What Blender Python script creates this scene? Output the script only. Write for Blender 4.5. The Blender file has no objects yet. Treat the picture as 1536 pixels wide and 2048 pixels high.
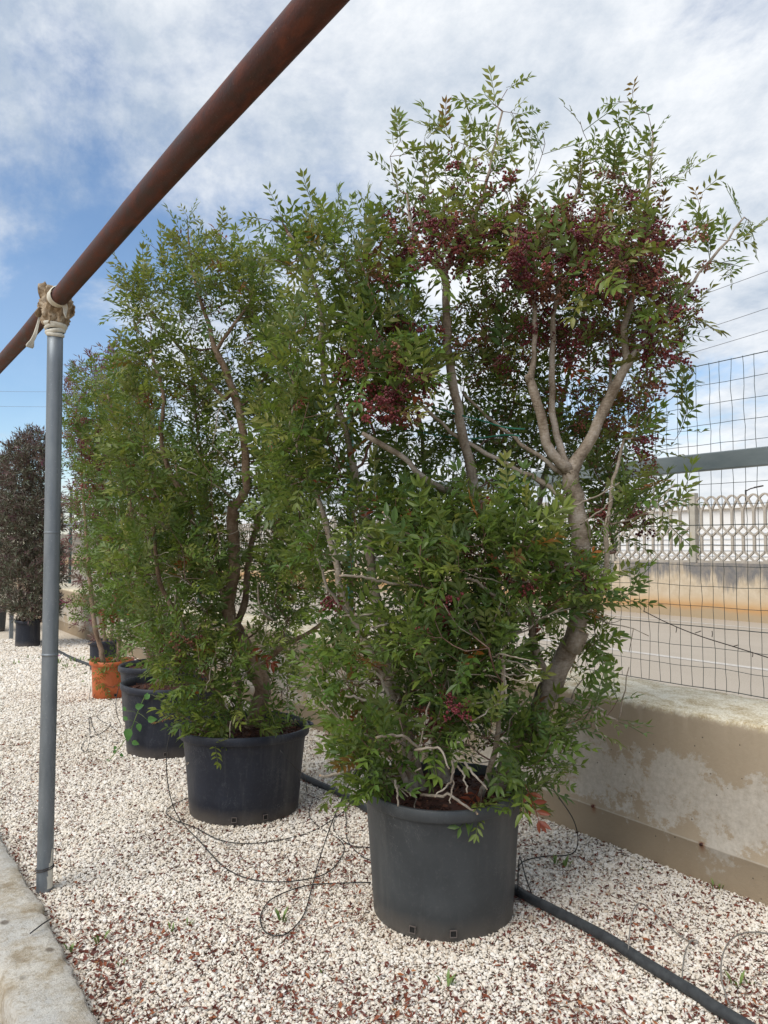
import bpy, bmesh, math, random
import numpy as np
from mathutils import Vector, Matrix, noise

R = math.radians
random.seed(7)
rng = np.random.default_rng(7)
scene = bpy.context.scene
col = scene.collection

# ------------------------------------------------------------------ camera
H = 1.5
FPX = 1540.0
YAW = R(34.714)      # clockwise from +Y (the direction of wall, kerb and pipe)
TILT = R(2.6026)
cam_d = bpy.data.cameras.new('camera')
cam = bpy.data.objects.new('camera', cam_d)
col.objects.link(cam)
cam_d.sensor_fit = 'AUTO'
cam_d.sensor_width = 36
cam_d.lens = 36 * FPX / 2048
cam_d.clip_start = 0.05
cam_d.clip_end = 2000
cam.location = (0, 0, H)
cam.rotation_euler = (R(90) + TILT, 0, -YAW)
scene.camera = cam

# ------------------------------------------------------------------ sun, sky, exposure
SUN_EL, SUN_AZ = 50, -100     # azimuth clockwise from +Y
sun_d = bpy.data.lights.new('sun', 'SUN')
sun_d.energy = 2.2
sun_d.angle = R(45)
sun_d.color = (1.0, 0.95, 0.87)
sun = bpy.data.objects.new('sun', sun_d)
col.objects.link(sun)
sd = Vector((math.sin(R(SUN_AZ)) * math.cos(R(SUN_EL)), math.cos(R(SUN_AZ)) * math.cos(R(SUN_EL)), math.sin(R(SUN_EL))))
sun.rotation_euler = (-sd).to_track_quat('-Z', 'Y').to_euler()

world = bpy.data.worlds.new('World')
scene.world = world
world.use_nodes = True


BW = 2.9


def build_world():
    nt = world.node_tree
    nt.nodes.clear()
    N = lambda t: nt.nodes.new(t)
    L = nt.links.new

    def math_(op, a, b=None, clamp=False):
        n = N('ShaderNodeMath'); n.operation = op; n.use_clamp = clamp
        for i, v in enumerate((a, b)):
            if v is None: continue
            if isinstance(v, (int, float)): n.inputs[i].default_value = v
            else: L(v, n.inputs[i])
        return n.outputs[0]
    out = N('ShaderNodeOutputWorld'); bg = N('ShaderNodeBackground')
    sky = N('ShaderNodeTexSky'); sky.sky_type = 'NISHITA'; sky.sun_disc = False
    sky.sun_elevation = R(SUN_EL); sky.sun_rotation = R(SUN_AZ)
    sky.altitude = 50; sky.air_density = 1.0; sky.dust_density = 0.4; sky.ozone_density = 1.6
    tc = N('ShaderNodeTexCoord')
    sep = N('ShaderNodeSeparateXYZ'); L(tc.outputs['Generated'], sep.inputs[0])
    z = math_('MAXIMUM', sep.outputs[2], 0.0)
    zz = math_('ADD', z, 0.30)
    cx = math_('DIVIDE', sep.outputs[0], zz); cy = math_('DIVIDE', sep.outputs[1], zz)
    comb = N('ShaderNodeCombineXYZ'); L(cx, comb.inputs[0]); L(cy, comb.inputs[1])
    mp = N('ShaderNodeMapping'); L(comb.outputs[0], mp.inputs[0])
    mp.inputs['Location'].default_value = (3.1, 1.55, 0); mp.inputs['Scale'].default_value = (1.0, 0.8, 1)
    mp.inputs['Rotation'].default_value = (0, 0, 0.5)

    def nz(scale, detail, rough, dist, w):
        n = N('ShaderNodeTexNoise'); n.noise_dimensions = '4D'
        n.inputs['Scale'].default_value = scale; n.inputs['Detail'].default_value = detail
        n.inputs['Roughness'].default_value = rough; n.inputs['Distortion'].default_value = dist
        n.inputs['W'].default_value = w
        L(mp.outputs[0], n.inputs['Vector']); return n.outputs[0]
    big = nz(0.95, 3, 0.5, 0.3, BW)
    fine = nz(3.0, 9, 0.62, 0.25, 4.2)
    shade = nz(3.4, 9, 0.66, 0.15, 9.3)
    cov = math_('ADD', math_('MULTIPLY', big, 0.75), math_('MULTIPLY', fine, 0.55))
    cr = N('ShaderNodeValToRGB'); L(cov, cr.inputs[0])
    cr.color_ramp.elements[0].position = 0.53; cr.color_ramp.elements[1].position = 0.67
    cr.color_ramp.interpolation = 'EASE'
    fac = math_('ADD', math_('MULTIPLY', cr.outputs[0], 0.90), 0.08, True)
    sr = N('ShaderNodeValToRGB'); L(shade, sr.inputs[0])
    sr.color_ramp.elements[0].position = 0.38; sr.color_ramp.elements[0].color = (3.9, 4.5, 5.3, 1)
    sr.color_ramp.elements[1].position = 0.59; sr.color_ramp.elements[1].color = (6.9, 7.1, 7.35, 1)
    # clouds low over the horizon are whiter
    lo = N('ShaderNodeMapRange'); L(z, lo.inputs[0])
    lo.inputs[1].default_value = 0.0; lo.inputs[2].default_value = 0.16; lo.inputs[3].default_value = 0.75; lo.inputs[4].default_value = 0.0
    mixlo = N('ShaderNodeMix'); mixlo.data_type = 'RGBA'
    L(lo.outputs[0], mixlo.inputs[0]); L(sr.outputs[0], mixlo.inputs[6]); mixlo.inputs[7].default_value = (6.5, 6.6, 6.65, 1)
    hsv = N('ShaderNodeHueSaturation'); hsv.inputs['Saturation'].default_value = 1.12; hsv.inputs['Value'].default_value = 1.18
    L(sky.outputs[0], hsv.inputs['Color'])
    mix = N('ShaderNodeMix'); mix.data_type = 'RGBA'
    L(fac, mix.inputs[0]); L(hsv.outputs[0], mix.inputs[6]); L(mixlo.outputs[2], mix.inputs[7])
    L(mix.outputs[2], bg.inputs[0]); bg.inputs[1].default_value = 0.1
    L(bg.outputs[0], out.inputs[0])


build_world()
scene.view_settings.view_transform = 'Standard'
scene.view_settings.look = 'None'
scene.view_settings.exposure = 0.5
scene.view_settings.gamma = 1.0

# ------------------------------------------------------------------ measuring helpers (photo coordinates 1536 x 2048)
FW = np.array([math.sin(YAW) * math.cos(TILT), math.cos(YAW) * math.cos(TILT), math.sin(TILT)])
RT = np.array([math.cos(YAW), -math.sin(YAW), 0.0])
UP = np.cross(RT, FW)
CAM = np.array([0, 0, H])


def ray(x, y): return FW + RT * (x - 768) / FPX - UP * (y - 1024) / FPX
def P(x, y, d): return CAM + ray(x, y) * d
def ground(x, y, z=0.0):
    r = ray(x, y); return CAM + r * ((z - H) / r[2])
def onX(x, y, X):
    r = ray(x, y); return CAM + r * (X / r[0])
def project(p):
    v = np.atleast_2d(p) - CAM
    z = v @ FW
    return 768 + FPX * (v @ RT) / z, 1024 - FPX * (v @ UP) / z, z


# ------------------------------------------------------------------ material helpers
class NT:
    def __init__(s, name):
        s.m = bpy.data.materials.new(name); s.m.use_nodes = True
        s.t = s.m.node_tree; s.t.nodes.clear()
        s.out = s.n('ShaderNodeOutputMaterial'); s.b = s.n('ShaderNodeBsdfPrincipled')
        s.l(s.b.outputs[0], s.out.inputs[0])
        s.tc = s.n('ShaderNodeTexCoord')
    def n(s, t): return s.t.nodes.new(t)
    def l(s, a, b): s.t.links.new(a, b)
    def put(s, sock, v):
        if isinstance(v, (int, float)): sock.default_value = v
        elif isinstance(v, (tuple, list)): sock.default_value = tuple(v) + ((1,) if len(v) == 3 and sock.type == 'RGBA' else ())
        else: s.l(v, sock)
    def coord(s, scale=(1, 1, 1), kind='Object', loc=(0, 0, 0)):
        m = s.n('ShaderNodeMapping'); m.inputs['Scale'].default_value = scale; m.inputs['Location'].default_value = loc
        s.l(s.tc.outputs[kind], m.inputs[0]); return m.outputs[0]
    def noise(s, scale, detail=4, rough=0.55, dist=0, vec=None):
        n = s.n('ShaderNodeTexNoise')
        n.inputs['Scale'].default_value = scale; n.inputs['Detail'].default_value = detail
        n.inputs['Roughness'].default_value = rough; n.inputs['Distortion'].default_value = dist
        s.l(vec if vec is not None else s.coord(), n.inputs['Vector']); return n.outputs[0]
    def vor(s, scale, vec=None, feature='F1'):
        n = s.n('ShaderNodeTexVoronoi'); n.feature = feature; n.inputs['Scale'].default_value = scale
        s.l(vec if vec is not None else s.coord(), n.inputs['Vector']); return n
    def ramp(s, f, stops, interp='LINEAR'):
        n = s.n('ShaderNodeValToRGB'); s.l(f, n.inputs[0]); r = n.color_ramp; r.interpolation = interp
        while len(r.elements) < len(stops): r.elements.new(0.5)
        for e, (p, c) in zip(r.elements, stops):
            e.position = p; e.color = (c, c, c, 1) if isinstance(c, (int, float)) else tuple(c) + (1,)
        return n.outputs[0]
    def mix(s, f, a, b, mode='MIX'):
        n = s.n('ShaderNodeMix'); n.data_type = 'RGBA'; n.blend_type = mode
        s.put(n.inputs[0], f); s.put(n.inputs[6], a); s.put(n.inputs[7], b); return n.outputs[2]
    def math(s, op, a, b=0.0, clamp=False):
        n = s.n('ShaderNodeMath'); n.operation = op; n.use_clamp = clamp
        s.put(n.inputs[0], a); s.put(n.inputs[1], b); return n.outputs[0]
    def attr(s, name, typ='GEOMETRY'):
        n = s.n('ShaderNodeAttribute'); n.attribute_type = typ; n.attribute_name = name; return n
    def bump(s, h, strength=0.3, dist=0.01):
        n = s.n('ShaderNodeBump'); n.inputs['Strength'].default_value = strength; n.inputs['Distance'].default_value = dist
        s.l(h, n.inputs['Height']); s.l(n.outputs[0], s.b.inputs['Normal']); return n
    def set(s, color=None, rough=None, metal=None, spec=None):
        if color is not None: s.put(s.b.inputs['Base Color'], color)
        if rough is not None: s.put(s.b.inputs['Roughness'], rough)
        if metal is not None: s.put(s.b.inputs['Metallic'], metal)
        if spec is not None: s.put(s.b.inputs['Specular IOR Level'], spec)
        return s.m


M = {}


def mats():
    # gravel stones
    g = NT('marble_chips')
    t = g.attr('tint', 'INSTANCER').outputs['Fac']
    c = g.ramp(t, [(0.0, (0.26, 0.17, 0.11)), (0.10, (0.52, 0.43, 0.33)), (0.3, (0.68, 0.605, 0.505)), (0.65, (0.76, 0.70, 0.61)), (1.0, (0.82, 0.78, 0.72))])
    M['stone'] = g.set(c, 0.75, spec=0.3)
    # ground sheet under the stones, with the same chips far away
    g = NT('gravel_bed')
    v = g.vor(105, g.coord((1, 1, 1)))
    v2 = g.noise(1.6, 5, 0.6)
    chip = g.ramp(v.outputs['Distance'], [(0.25, 1.0), (0.62, 0.0)])
    cc = g.n('ShaderNodeSeparateColor'); g.l(v.outputs['Color'], cc.inputs[0])
    chipc = g.ramp(cc.outputs[0], [(0.0, (0.14, 0.055, 0.035)), (0.10, (0.16, 0.06, 0.04)), (0.13, (0.60, 0.53, 0.43)), (1.0, (0.83, 0.79, 0.70))])
    near = g.mix(chip, (0.22, 0.15, 0.10), chipc)
    farc = g.ramp(v2, [(0.3, (0.55, 0.47, 0.37)), (0.7, (0.66, 0.59, 0.49))])
    pos = g.n('ShaderNodeSeparateXYZ'); g.l(g.tc.outputs['Object'], pos.inputs[0])
    ff = g.ramp(g.math('MULTIPLY', pos.outputs[1], 0.05), [(0.3, 0.0), (0.65, 1.0)])
    g.bump(chip, 0.6, 0.008)
    M['bed'] = g.set(g.mix(ff, near, farc), 0.9, spec=0.2)
    # litter
    g = NT('dry_leaf_litter')
    t = g.attr('tint').outputs['Fac']
    c = g.ramp(t, [(0.0, (0.05, 0.018, 0.014)), (0.35, (0.13, 0.036, 0.026)), (0.7, (0.20, 0.06, 0.03)), (0.9, (0.33, 0.12, 0.045)), (1.0, (0.36, 0.24, 0.10))])
    M['litter'] = g.set(c, 0.6, spec=0.25)
    # kerb
    g = NT('weathered_kerb')
    co = g.coord()
    n1 = g.noise(9.0, 10, 0.74, 0.0, co); n2 = g.noise(42, 8, 0.8, 0, co); n3 = g.noise(2.2, 6, 0.65, 0, co); n5 = g.noise(150, 4, 0.7, 0, co)
    c = g.ramp(n1, [(0.36, (0.36, 0.29, 0.20)), (0.46, (0.54, 0.48, 0.385)), (0.53, (0.62, 0.585, 0.52)), (0.64, (0.70, 0.66, 0.58))])
    c = g.mix(g.ramp(n3, [(0.44, 0.0), (0.56, 0.6)]), c, (0.56, 0.56, 0.54))
    c = g.mix(g.ramp(n2, [(0.50, 0.0), (0.62, 0.65)]), c, (0.33, 0.27, 0.19))
    c = g.mix(g.ramp(n5, [(0.55, 0.0), (0.7, 0.5)]), c, (0.24, 0.20, 0.15))
    pit = g.vor(7, g.coord((1, 0.8, 1)))
    pm = g.ramp(g.math('ADD', pit.outputs['Distance'], g.math('MULTIPLY', n2, 0.12)), [(0.14, 1.0), (0.20, 0.0)])
    c = g.mix(g.math('MULTIPLY', pm, 0.75), c, (0.12, 0.09, 0.065))
    g.bump(g.math('SUBTRACT', g.math('ADD', n1, g.math('ADD', n2, g.math('MULTIPLY', n5, 0.5))), g.math('MULTIPLY', pm, 0.5)), 0.7, 0.02)
    M['kerb'] = g.set(c, 0.9, spec=0.2)
    # lower path
    g = NT('path_dirt')
    M['path'] = g.set(g.ramp(g.noise(4, 6), [(0.3, (0.28, 0.2, 0.12)), (0.7, (0.42, 0.33, 0.22))]), 0.95)
    # near wall
    g = NT('peeling_wall')
    co = g.coord()
    sep = g.n('ShaderNodeSeparateXYZ'); g.l(g.tc.outputs['Object'], sep.inputs[0])
    z = sep.outputs[2]
    n1 = g.noise(3.2, 12, 0.72, 0.0, co); n2 = g.noise(34, 4, 0.7, 0, co); n3 = g.noise(1.1, 3, 0.5, 0, co); n4 = g.noise(45, 6, 0.8, 0, g.coord((1, 0.6, 1)))
    tan = g.ramp(n3, [(0.3, (0.34, 0.272, 0.192)), (0.7, (0.44, 0.365, 0.272))])
    tan = g.mix(g.math('MULTIPLY', n2, 0.25), tan, (0.2, 0.14, 0.085))
    grey = g.ramp(n2, [(0.3, (0.40, 0.365, 0.315)), (0.65, (0.55, 0.51, 0.45))])
    # paint has come off in a belt below mid height
    belt = g.ramp(z, [(0.0, 0.12), (0.10, 0.20), (0.22, 0.38), (0.38, 0.46), (0.52, 0.34), (0.62, 0.14), (0.72, 0.0)])
    pm = g.math('ADD', g.math('MULTIPLY', belt, 0.6), g.math('ADD', g.math('MULTIPLY', n1, 0.80), g.math('MULTIPLY', n4, 0.22)))
    pk = g.ramp(pm, [(0.69, 0.0), (0.725, 0.75), (0.85, 0.9)])
    c = g.mix(pk, tan, grey)
    low = g.ramp(z, [(0.0, 0.5), (0.06, 0.25), (0.15, 0.0)])
    c = g.mix(low, c, (0.27, 0.195, 0.12))
    top = g.ramp(g.math('ADD', z, g.math('MULTIPLY', g.math('SUBTRACT', n2, 0.5), 0.05)), [(0.715, 0.0), (0.738, 1.0)])
    topc = g.ramp(g.math('ADD', g.math('MULTIPLY', g.noise(9, 10, 0.8, 0, g.coord((1.4, 0.8, 1))), 0.6), g.math('MULTIPLY', g.noise(110, 4, 0.7, 0, co), 0.4)), [(0.38, (0.36, 0.26, 0.14)), (0.47, (0.58, 0.49, 0.33)), (0.56, (0.78, 0.72, 0.58))])
    c = g.mix(top, c, topc)
    ln = g.math('ABSOLUTE', g.math('SUBTRACT', z, RODS[0][1]))
    c = g.mix(g.math('MULTIPLY', g.ramp(g.math('ADD', ln, g.math('MULTIPLY', n2, 0.004)), [(0.003, 1.0), (0.007, 0.0)]), 0.6), c, (0.58, 0.53, 0.45))
    for (ry, rz) in RODS:      # rust runs below the two tie rods
        dy = g.math('ABSOLUTE', g.math('SUBTRACT', sep.outputs[1], ry))
        a = g.ramp(g.math('ADD', dy, g.math('MULTIPLY', n2, 0.006)), [(0.006, 1.0), (0.024, 0.0)])
        b = g.ramp(g.math('SUBTRACT', rz + 0.012, z), [(0.0, 0.0), (0.008, 1.0), (0.02, 0.9), (0.055, 0.0)])
        c = g.mix(g.math('MULTIPLY', g.math('MULTIPLY', a, b), 0.9), c, (0.22, 0.07, 0.02))
    pin = g.vor(16, co)
    ph = g.ramp(pin.outputs['Distance'], [(0.045, 1.0), (0.07, 0.0)])
    c = g.mix(g.math('MULTIPLY', ph, 0.75), c, (0.06, 0.05, 0.04))
    g.bump(g.math('ADD', g.math('MULTIPLY', pk, -0.25), g.math('ADD', n2, g.math('MULTIPLY', ph, -1.0))), 0.35, 0.006)
    M['wall'] = g.set(c, 0.88, spec=0.2)
    # far wall
    g = NT('stained_roadside_wall')
    sep = g.n('ShaderNodeSeparateXYZ'); g.l(g.tc.outputs['Object'], sep.inputs[0]); z = sep.outputs[2]
    n1 = g.noise(0.9, 6, 0.6); n2 = g.noise(6, 6, 0.65)
    nv = g.noise(1.6, 8, 0.72, 0.15, g.coord((1, 1.6, 0.28)))
    base = g.ramp(n2, [(0.3, (0.46, 0.37, 0.26)), (0.7, (0.60, 0.51, 0.39))])
    clay = g.ramp(g.math('ADD', z, g.math('MULTIPLY', g.math('SUBTRACT', n1, 0.5), 0.35)), [(0.0, (0.38, 0.30, 0.2)), (0.14, (0.40, 0.30, 0.19)), (0.24, (0.50, 0.29, 0.13)), (0.36, (0.54, 0.38, 0.22)), (0.55, (0.55, 0.46, 0.34))])
    lowf = g.ramp(z, [(0.3, 1.0), (0.62, 0.0)])
    c = g.mix(lowf, base, clay)
    drip = g.math('ADD', g.math('MULTIPLY', nv, 1.0), g.math('MULTIPLY', g.ramp(z, [(0.0, 0.0), (0.45, 0.0), (1.0, 1.0)]), 0.33))
    c = g.mix(g.math('MULTIPLY', g.ramp(drip, [(0.66, 0.0), (0.80, 1.0)]), g.ramp(n2, [(0.25, 0.65), (0.6, 1.0)])), c, (0.17, 0.165, 0.165))
    g.bump(n2, 0.3, 0.02)
    M['farwall'] = g.set(c, 0.9, spec=0.2)
    g = NT('precast_concrete')
    n = g.noise(5, 6, 0.65)
    M['precast'] = g.set(g.ramp(n, [(0.3, (0.33, 0.29, 0.24)), (0.7, (0.46, 0.42, 0.365))]), 0.85, spec=0.2)
    g = NT('precast_post_lichen')
    n = g.noise(4, 6, 0.65)
    M['precast_post'] = g.set(g.ramp(n, [(0.35, (0.36, 0.33, 0.28)), (0.6, (0.45, 0.42, 0.36)), (0.75, (0.36, 0.31, 0.15))]), 0.9, spec=0.2)
    g = NT('asphalt_pale')
    n = g.noise(60, 4, 0.7); n2 = g.noise(0.6, 5, 0.6, 0, g.coord((1.5, 0.3, 1)))
    c = g.ramp(n, [(0.3, (0.29, 0.245, 0.195)), (0.7, (0.45, 0.395, 0.325))])
    c = g.mix(g.ramp(n2, [(0.35, 0.0), (0.7, 0.5)]), c, (0.44, 0.385, 0.32))
    g.bump(n, 0.3, 0.005)
    M['road'] = g.set(c, 0.9, spec=0.2)
    g = NT('worn_road_paint')
    M['paint'] = g.set(g.ramp(g.noise(25, 5, 0.7), [(0.38, (0.42, 0.38, 0.33)), (0.62, (0.56, 0.53, 0.49))]), 0.8)
    g = NT('building_white')
    M['white'] = g.set(g.ramp(g.noise(0.4, 4), [(0.3, (0.70, 0.71, 0.72)), (0.7, (0.80, 0.80, 0.79))]), 0.7)
    g = NT('building_seam')
    M['seam'] = g.set((0.55, 0.58, 0.62), 0.7)
    # metals
    g = NT('galvanised_steel')
    n = g.noise(20, 5, 0.6, 0, g.coord((1, 1, 0.25))); n2 = g.noise(4, 4, 0.6, 0, g.coord((1, 1, 0.3))); n3 = g.noise(120, 3, 0.6)
    c = g.ramp(n, [(0.3, (0.15, 0.175, 0.20)), (0.7, (0.235, 0.26, 0.28))])
    c = g.mix(g.ramp(n2, [(0.5, 0.0), (0.75, 0.5)]), c, (0.31, 0.33, 0.34))
    c = g.mix(g.ramp(n3, [(0.62, 0.0), (0.75, 0.35)]), c, (0.55, 0.56, 0.55))
    M['galv'] = g.set(c, g.ramp(n, [(0.3, 0.42), (0.7, 0.6)]), 0.55)
    g = NT('rail_steel')
    n = g.noise(9, 6, 0.65, 0, g.coord((1, 0.3, 1)))
    M['rail'] = g.set(g.ramp(n, [(0.3, (0.20, 0.25, 0.27)), (0.7, (0.32, 0.37, 0.39))]), 0.6, 0.4)
    g = NT('rusty_steel')
    n = g.noise(26, 6, 0.65, 0.2, g.coord((1, 0.35, 1))); n2 = g.noise(2.5, 4, 0.6); n3 = g.noise(150, 2, 0.6)
    c = g.ramp(n, [(0.34, (0.030, 0.008, 0.006)), (0.5, (0.066, 0.016, 0.010)), (0.66, (0.125, 0.033, 0.017))])
    c = g.mix(g.ramp(n2, [(0.45, 0.0), (0.7, 0.45)]), c, (0.075, 0.030, 0.022))
    c = g.mix(g.ramp(n3, [(0.68, 0.0), (0.78, 0.5)]), c, (0.25, 0.16, 0.11))
    g.bump(g.math('ADD', n, n3), 0.35, 0.003)
    M['rust'] = g.set(c, g.ramp(n, [(0.3, 0.5), (0.7, 0.75)]), 0.15)
    g = NT('green_wire')
    M['wire'] = g.set((0.035, 0.055, 0.05), 0.5)
    g = NT('green_post_paint')
    M['greenpost'] = g.set((0.015, 0.10, 0.08), 0.45)
    g = NT('dark_strand'); M['strand'] = g.set((0.045, 0.035, 0.03), 0.7)
    # cloth
    g = NT('burlap')
    n = g.noise(26, 8, 0.75, 0.3); w = g.noise(220, 2, 0.5)
    c = g.ramp(n, [(0.36, (0.16, 0.105, 0.06)), (0.5, (0.36, 0.275, 0.185)), (0.62, (0.54, 0.455, 0.35))])
    g.bump(g.math('ADD', n, g.math('MULTIPLY', w, 0.3)), 0.5, 0.01)
    M['burlap'] = g.set(c, 0.9, spec=0.2)
    g = NT('cloth_tape')
    n = g.noise(30, 5, 0.6)
    M['tape'] = g.set(g.ramp(n, [(0.3, (0.52, 0.49, 0.41)), (0.7, (0.70, 0.68, 0.60))]), 0.65)
    # pots
    for nm, ca, cb in (('pot_grey', (0.035, 0.040, 0.044), (0.060, 0.066, 0.070)), ('pot_black', (0.009, 0.012, 0.021), (0.019, 0.023, 0.036))):
        g = NT(nm)
        co = g.coord()
        n = g.noise(5, 5, 0.6, 0, co); n2 = g.noise(60, 4, 0.7, 0, co)
        sc = g.noise(7, 6, 0.75, 1.5, g.coord((1, 1, 0.5)))
        c = g.ramp(n, [(0.3, ca), (0.7, cb)])
        line = g.ramp(g.math('ABSOLUTE', g.math('SUBTRACT', sc, 0.5)), [(0.0, 1.0), (0.004, 0.0)])
        patchy = g.ramp(g.noise(3.1, 3, 0.5, 0, co), [(0.48, 0.0), (0.60, 0.7)])
        c = g.mix(g.math('MULTIPLY', line, patchy), c, (0.25, 0.25, 0.25))
        st = g.noise(9, 6, 0.7, 0, g.coord((1, 1, 0.12)))
        c = g.mix(g.ramp(st, [(0.5, 0.0), (0.72, 0.28)]), c, (0.17, 0.165, 0.155))
        sep = g.n('ShaderNodeSeparateXYZ'); g.l(g.tc.outputs['Object'], sep.inputs[0])
        dust = g.ramp(g.math('ADD', sep.outputs[2], g.math('MULTIPLY', g.math('SUBTRACT', n, 0.5), 0.12)), [(0.0, 0.45), (0.04, 0.25), (0.09, 0.0)])
        c = g.mix(dust, c, (0.20, 0.17, 0.14))
        c = g.mix(g.ramp(n2, [(0.55, 0.0), (0.8, 0.10)]), c, (0.3, 0.3, 0.3))
        g.bump(n2, 0.12, 0.002)
        M[nm] = g.set(c, g.ramp(n, [(0.3, 0.42), (0.7, 0.55)]), spec=0.4)
    g = NT('pot_terracotta')
    n = g.noise(8, 5, 0.6)
    M['pot_terracotta'] = g.set(g.ramp(n, [(0.3, (0.42, 0.10, 0.028)), (0.7, (0.55, 0.14, 0.045))]), 0.5)
    g = NT('drain_rim'); M['drainrim'] = g.set((0.11, 0.09, 0.08), 0.7)
    g = NT('drain_dark'); M['drain'] = g.set((0.008, 0.007, 0.006), 0.9)
    g = NT('bark_mulch')
    t = g.attr('tint').outputs['Fac']; n = g.noise(40, 5, 0.65)
    c = g.mix(n, g.ramp(t, [(0.0, (0.05, 0.02, 0.013)), (0.6, (0.13, 0.042, 0.024)), (1.0, (0.22, 0.085, 0.045))]), (0.04, 0.018, 0.012))
    M['mulch'] = g.set(c, 0.9)
    # wood
    for nm, a, b, c2 in (('bark', (0.16, 0.12, 0.085), (0.31, 0.255, 0.20), (0.43, 0.375, 0.32)),
                         ('bark_warm', (0.15, 0.095, 0.06), (0.26, 0.18, 0.125), (0.36, 0.27, 0.20)),
                         ('dead_wood', (0.20, 0.16, 0.125), (0.31, 0.265, 0.215), (0.41, 0.365, 0.31)),
                         ('twig', (0.10, 0.052, 0.040), (0.17, 0.095, 0.075), (0.24, 0.17, 0.14))):
        g = NT(nm)
        n = g.noise(14, 6, 0.65, 0.3, g.coord((1, 1, 0.5))); n2 = g.noise(90, 3, 0.6, 0, g.coord((0.6, 0.6, 1.4)))
        c = g.ramp(g.math('ADD', g.math('MULTIPLY', n, 0.75), g.math('MULTIPLY', n2, 0.25)), [(0.38, a), (0.5, b), (0.60, c2)])
        g.bump(g.math('ADD', n, g.math('MULTIPLY', n2, 0.7)), 0.9, 0.006)
        M[nm] = g.set(c, 0.85, spec=0.2)
    g = NT('cut_wood'); M['cut'] = g.set(g.ramp(g.noise(60), [(0.3, (0.38, 0.24, 0.13)), (0.7, (0.52, 0.38, 0.24))]), 0.8)

    # leaves: 'tint' 0..1 green range, 1..2 withered reds and oranges
    def leaf(nm, stops, obj, trans=0.36, rough=0.36):
        g = NT(nm)
        if obj:
            oi = g.n('ShaderNodeObjectInfo'); sp = g.n('ShaderNodeSeparateColor'); g.l(oi.outputs['Color'], sp.inputs[0]); t = sp.outputs[0]
        else:
            t = g.attr('tint').outputs['Fac']
        c = g.ramp(t, stops)
        geo = g.n('ShaderNodeNewGeometry')
        under = g.mix(0.35, c, (0.16, 0.19, 0.12))
        c2 = g.mix(geo.outputs['Backfacing'], c, under)
        g.set(c2, rough, spec=0.35)
        tr = g.n('ShaderNodeBsdfTranslucent'); g.put(tr.inputs[0], g.mix(0.5, c, (0.26, 0.34, 0.03), 'MIX') if 'purple' not in nm else g.mix(0.4, c, (0.2, 0.06, 0.08)))
        ms = g.n('ShaderNodeMixShader'); ms.inputs[0].default_value = trans
        g.l(g.b.outputs[0], ms.inputs[1]); g.l(tr.outputs[0], ms.inputs[2]); g.l(ms.outputs[0], g.out.inputs[0])
        M[nm] = g.m
    green = [(0.0, (0.044, 0.092, 0.024)), (0.18, (0.080, 0.145, 0.030)), (0.33, (0.122, 0.186, 0.035)), (0.46, (0.188, 0.230, 0.046)), (0.52, (0.240, 0.248, 0.062)), (0.60, (0.13, 0.095, 0.03)), (0.72, (0.21, 0.03, 0.022)), (0.85, (0.24, 0.05, 0.025)), (1.0, (0.42, 0.14, 0.035))]
    leaf('leaf', green, False); leaf('leaf_object', green, True)
    purple = [(0.0, (0.045, 0.055, 0.032)), (0.25, (0.080, 0.090, 0.050)), (0.45, (0.115, 0.090, 0.072)), (0.6, (0.16, 0.075, 0.10)), (0.8, (0.21, 0.09, 0.13)), (1.0, (0.26, 0.14, 0.17))]
    leaf('leaf_purple', purple, False, 0.22, 0.42)
    bronze = [(0.0, (0.07, 0.05, 0.04)), (0.3, (0.14, 0.09, 0.065)), (0.5, (0.22, 0.15, 0.11)), (0.62, (0.15, 0.045, 0.06)), (1.0, (0.22, 0.06, 0.09))]
    leaf('leaf_bronze_purple', bronze, False, 0.25, 0.5)
    g = NT('vine_leaf'); M['vine'] = g.set(g.ramp(g.noise(30), [(0.3, (0.05, 0.15, 0.03)), (0.7, (0.09, 0.21, 0.045))]), 0.45)
    g = NT('weed_green'); M['weed'] = g.set(g.ramp(g.noise(20), [(0.3, (0.08, 0.16, 0.03)), (0.7, (0.20, 0.26, 0.07))]), 0.5)
    g = NT('berry_red')
    oi = g.n('ShaderNodeObjectInfo')
    c = g.ramp(oi.outputs['Random'], [(0.0, (0.085, 0.012, 0.018)), (0.4, (0.16, 0.022, 0.032)), (0.7, (0.24, 0.045, 0.052)), (0.85, (0.30, 0.10, 0.07)), (1.0, (0.17, 0.08, 0.045))])
    M['berry'] = g.set(c, 0.38, spec=0.4)
    g = NT('black_polythene'); M['hose'] = g.set(g.ramp(g.noise(30, 5, 0.65), [(0.3, (0.018, 0.020, 0.023)), (0.7, (0.05, 0.055, 0.058))]), 0.55)
    g = NT('drip_black'); M['drip'] = g.set((0.018, 0.018, 0.018), 0.55)
    g = NT('drip_grey'); M['dripgrey'] = g.set((0.20, 0.185, 0.165), 0.7)
    g = NT('green_twine'); M['twine'] = g.set((0.01, 0.14, 0.09), 0.6)
    g = NT('cable_dark'); M['cable'] = g.set((0.16, 0.17, 0.19), 0.6)
    g = NT('flower_magenta'); M['flower'] = g.set((0.35, 0.03, 0.25), 0.6)


# rust marks sit where the tie rods come out of the near wall
WX = 3.178
RODS = [(float(onX(1187, 1612, WX)[1]), float(onX(1187, 1612, WX)[2])), (float(onX(1404, 1688, WX)[1]), float(onX(1404, 1688, WX)[2]))]
mats()

# ------------------------------------------------------------------ object helpers
def link(o, parent=None):
    col.objects.link(o)
    if parent is not None: o.parent = parent
    return o


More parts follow.
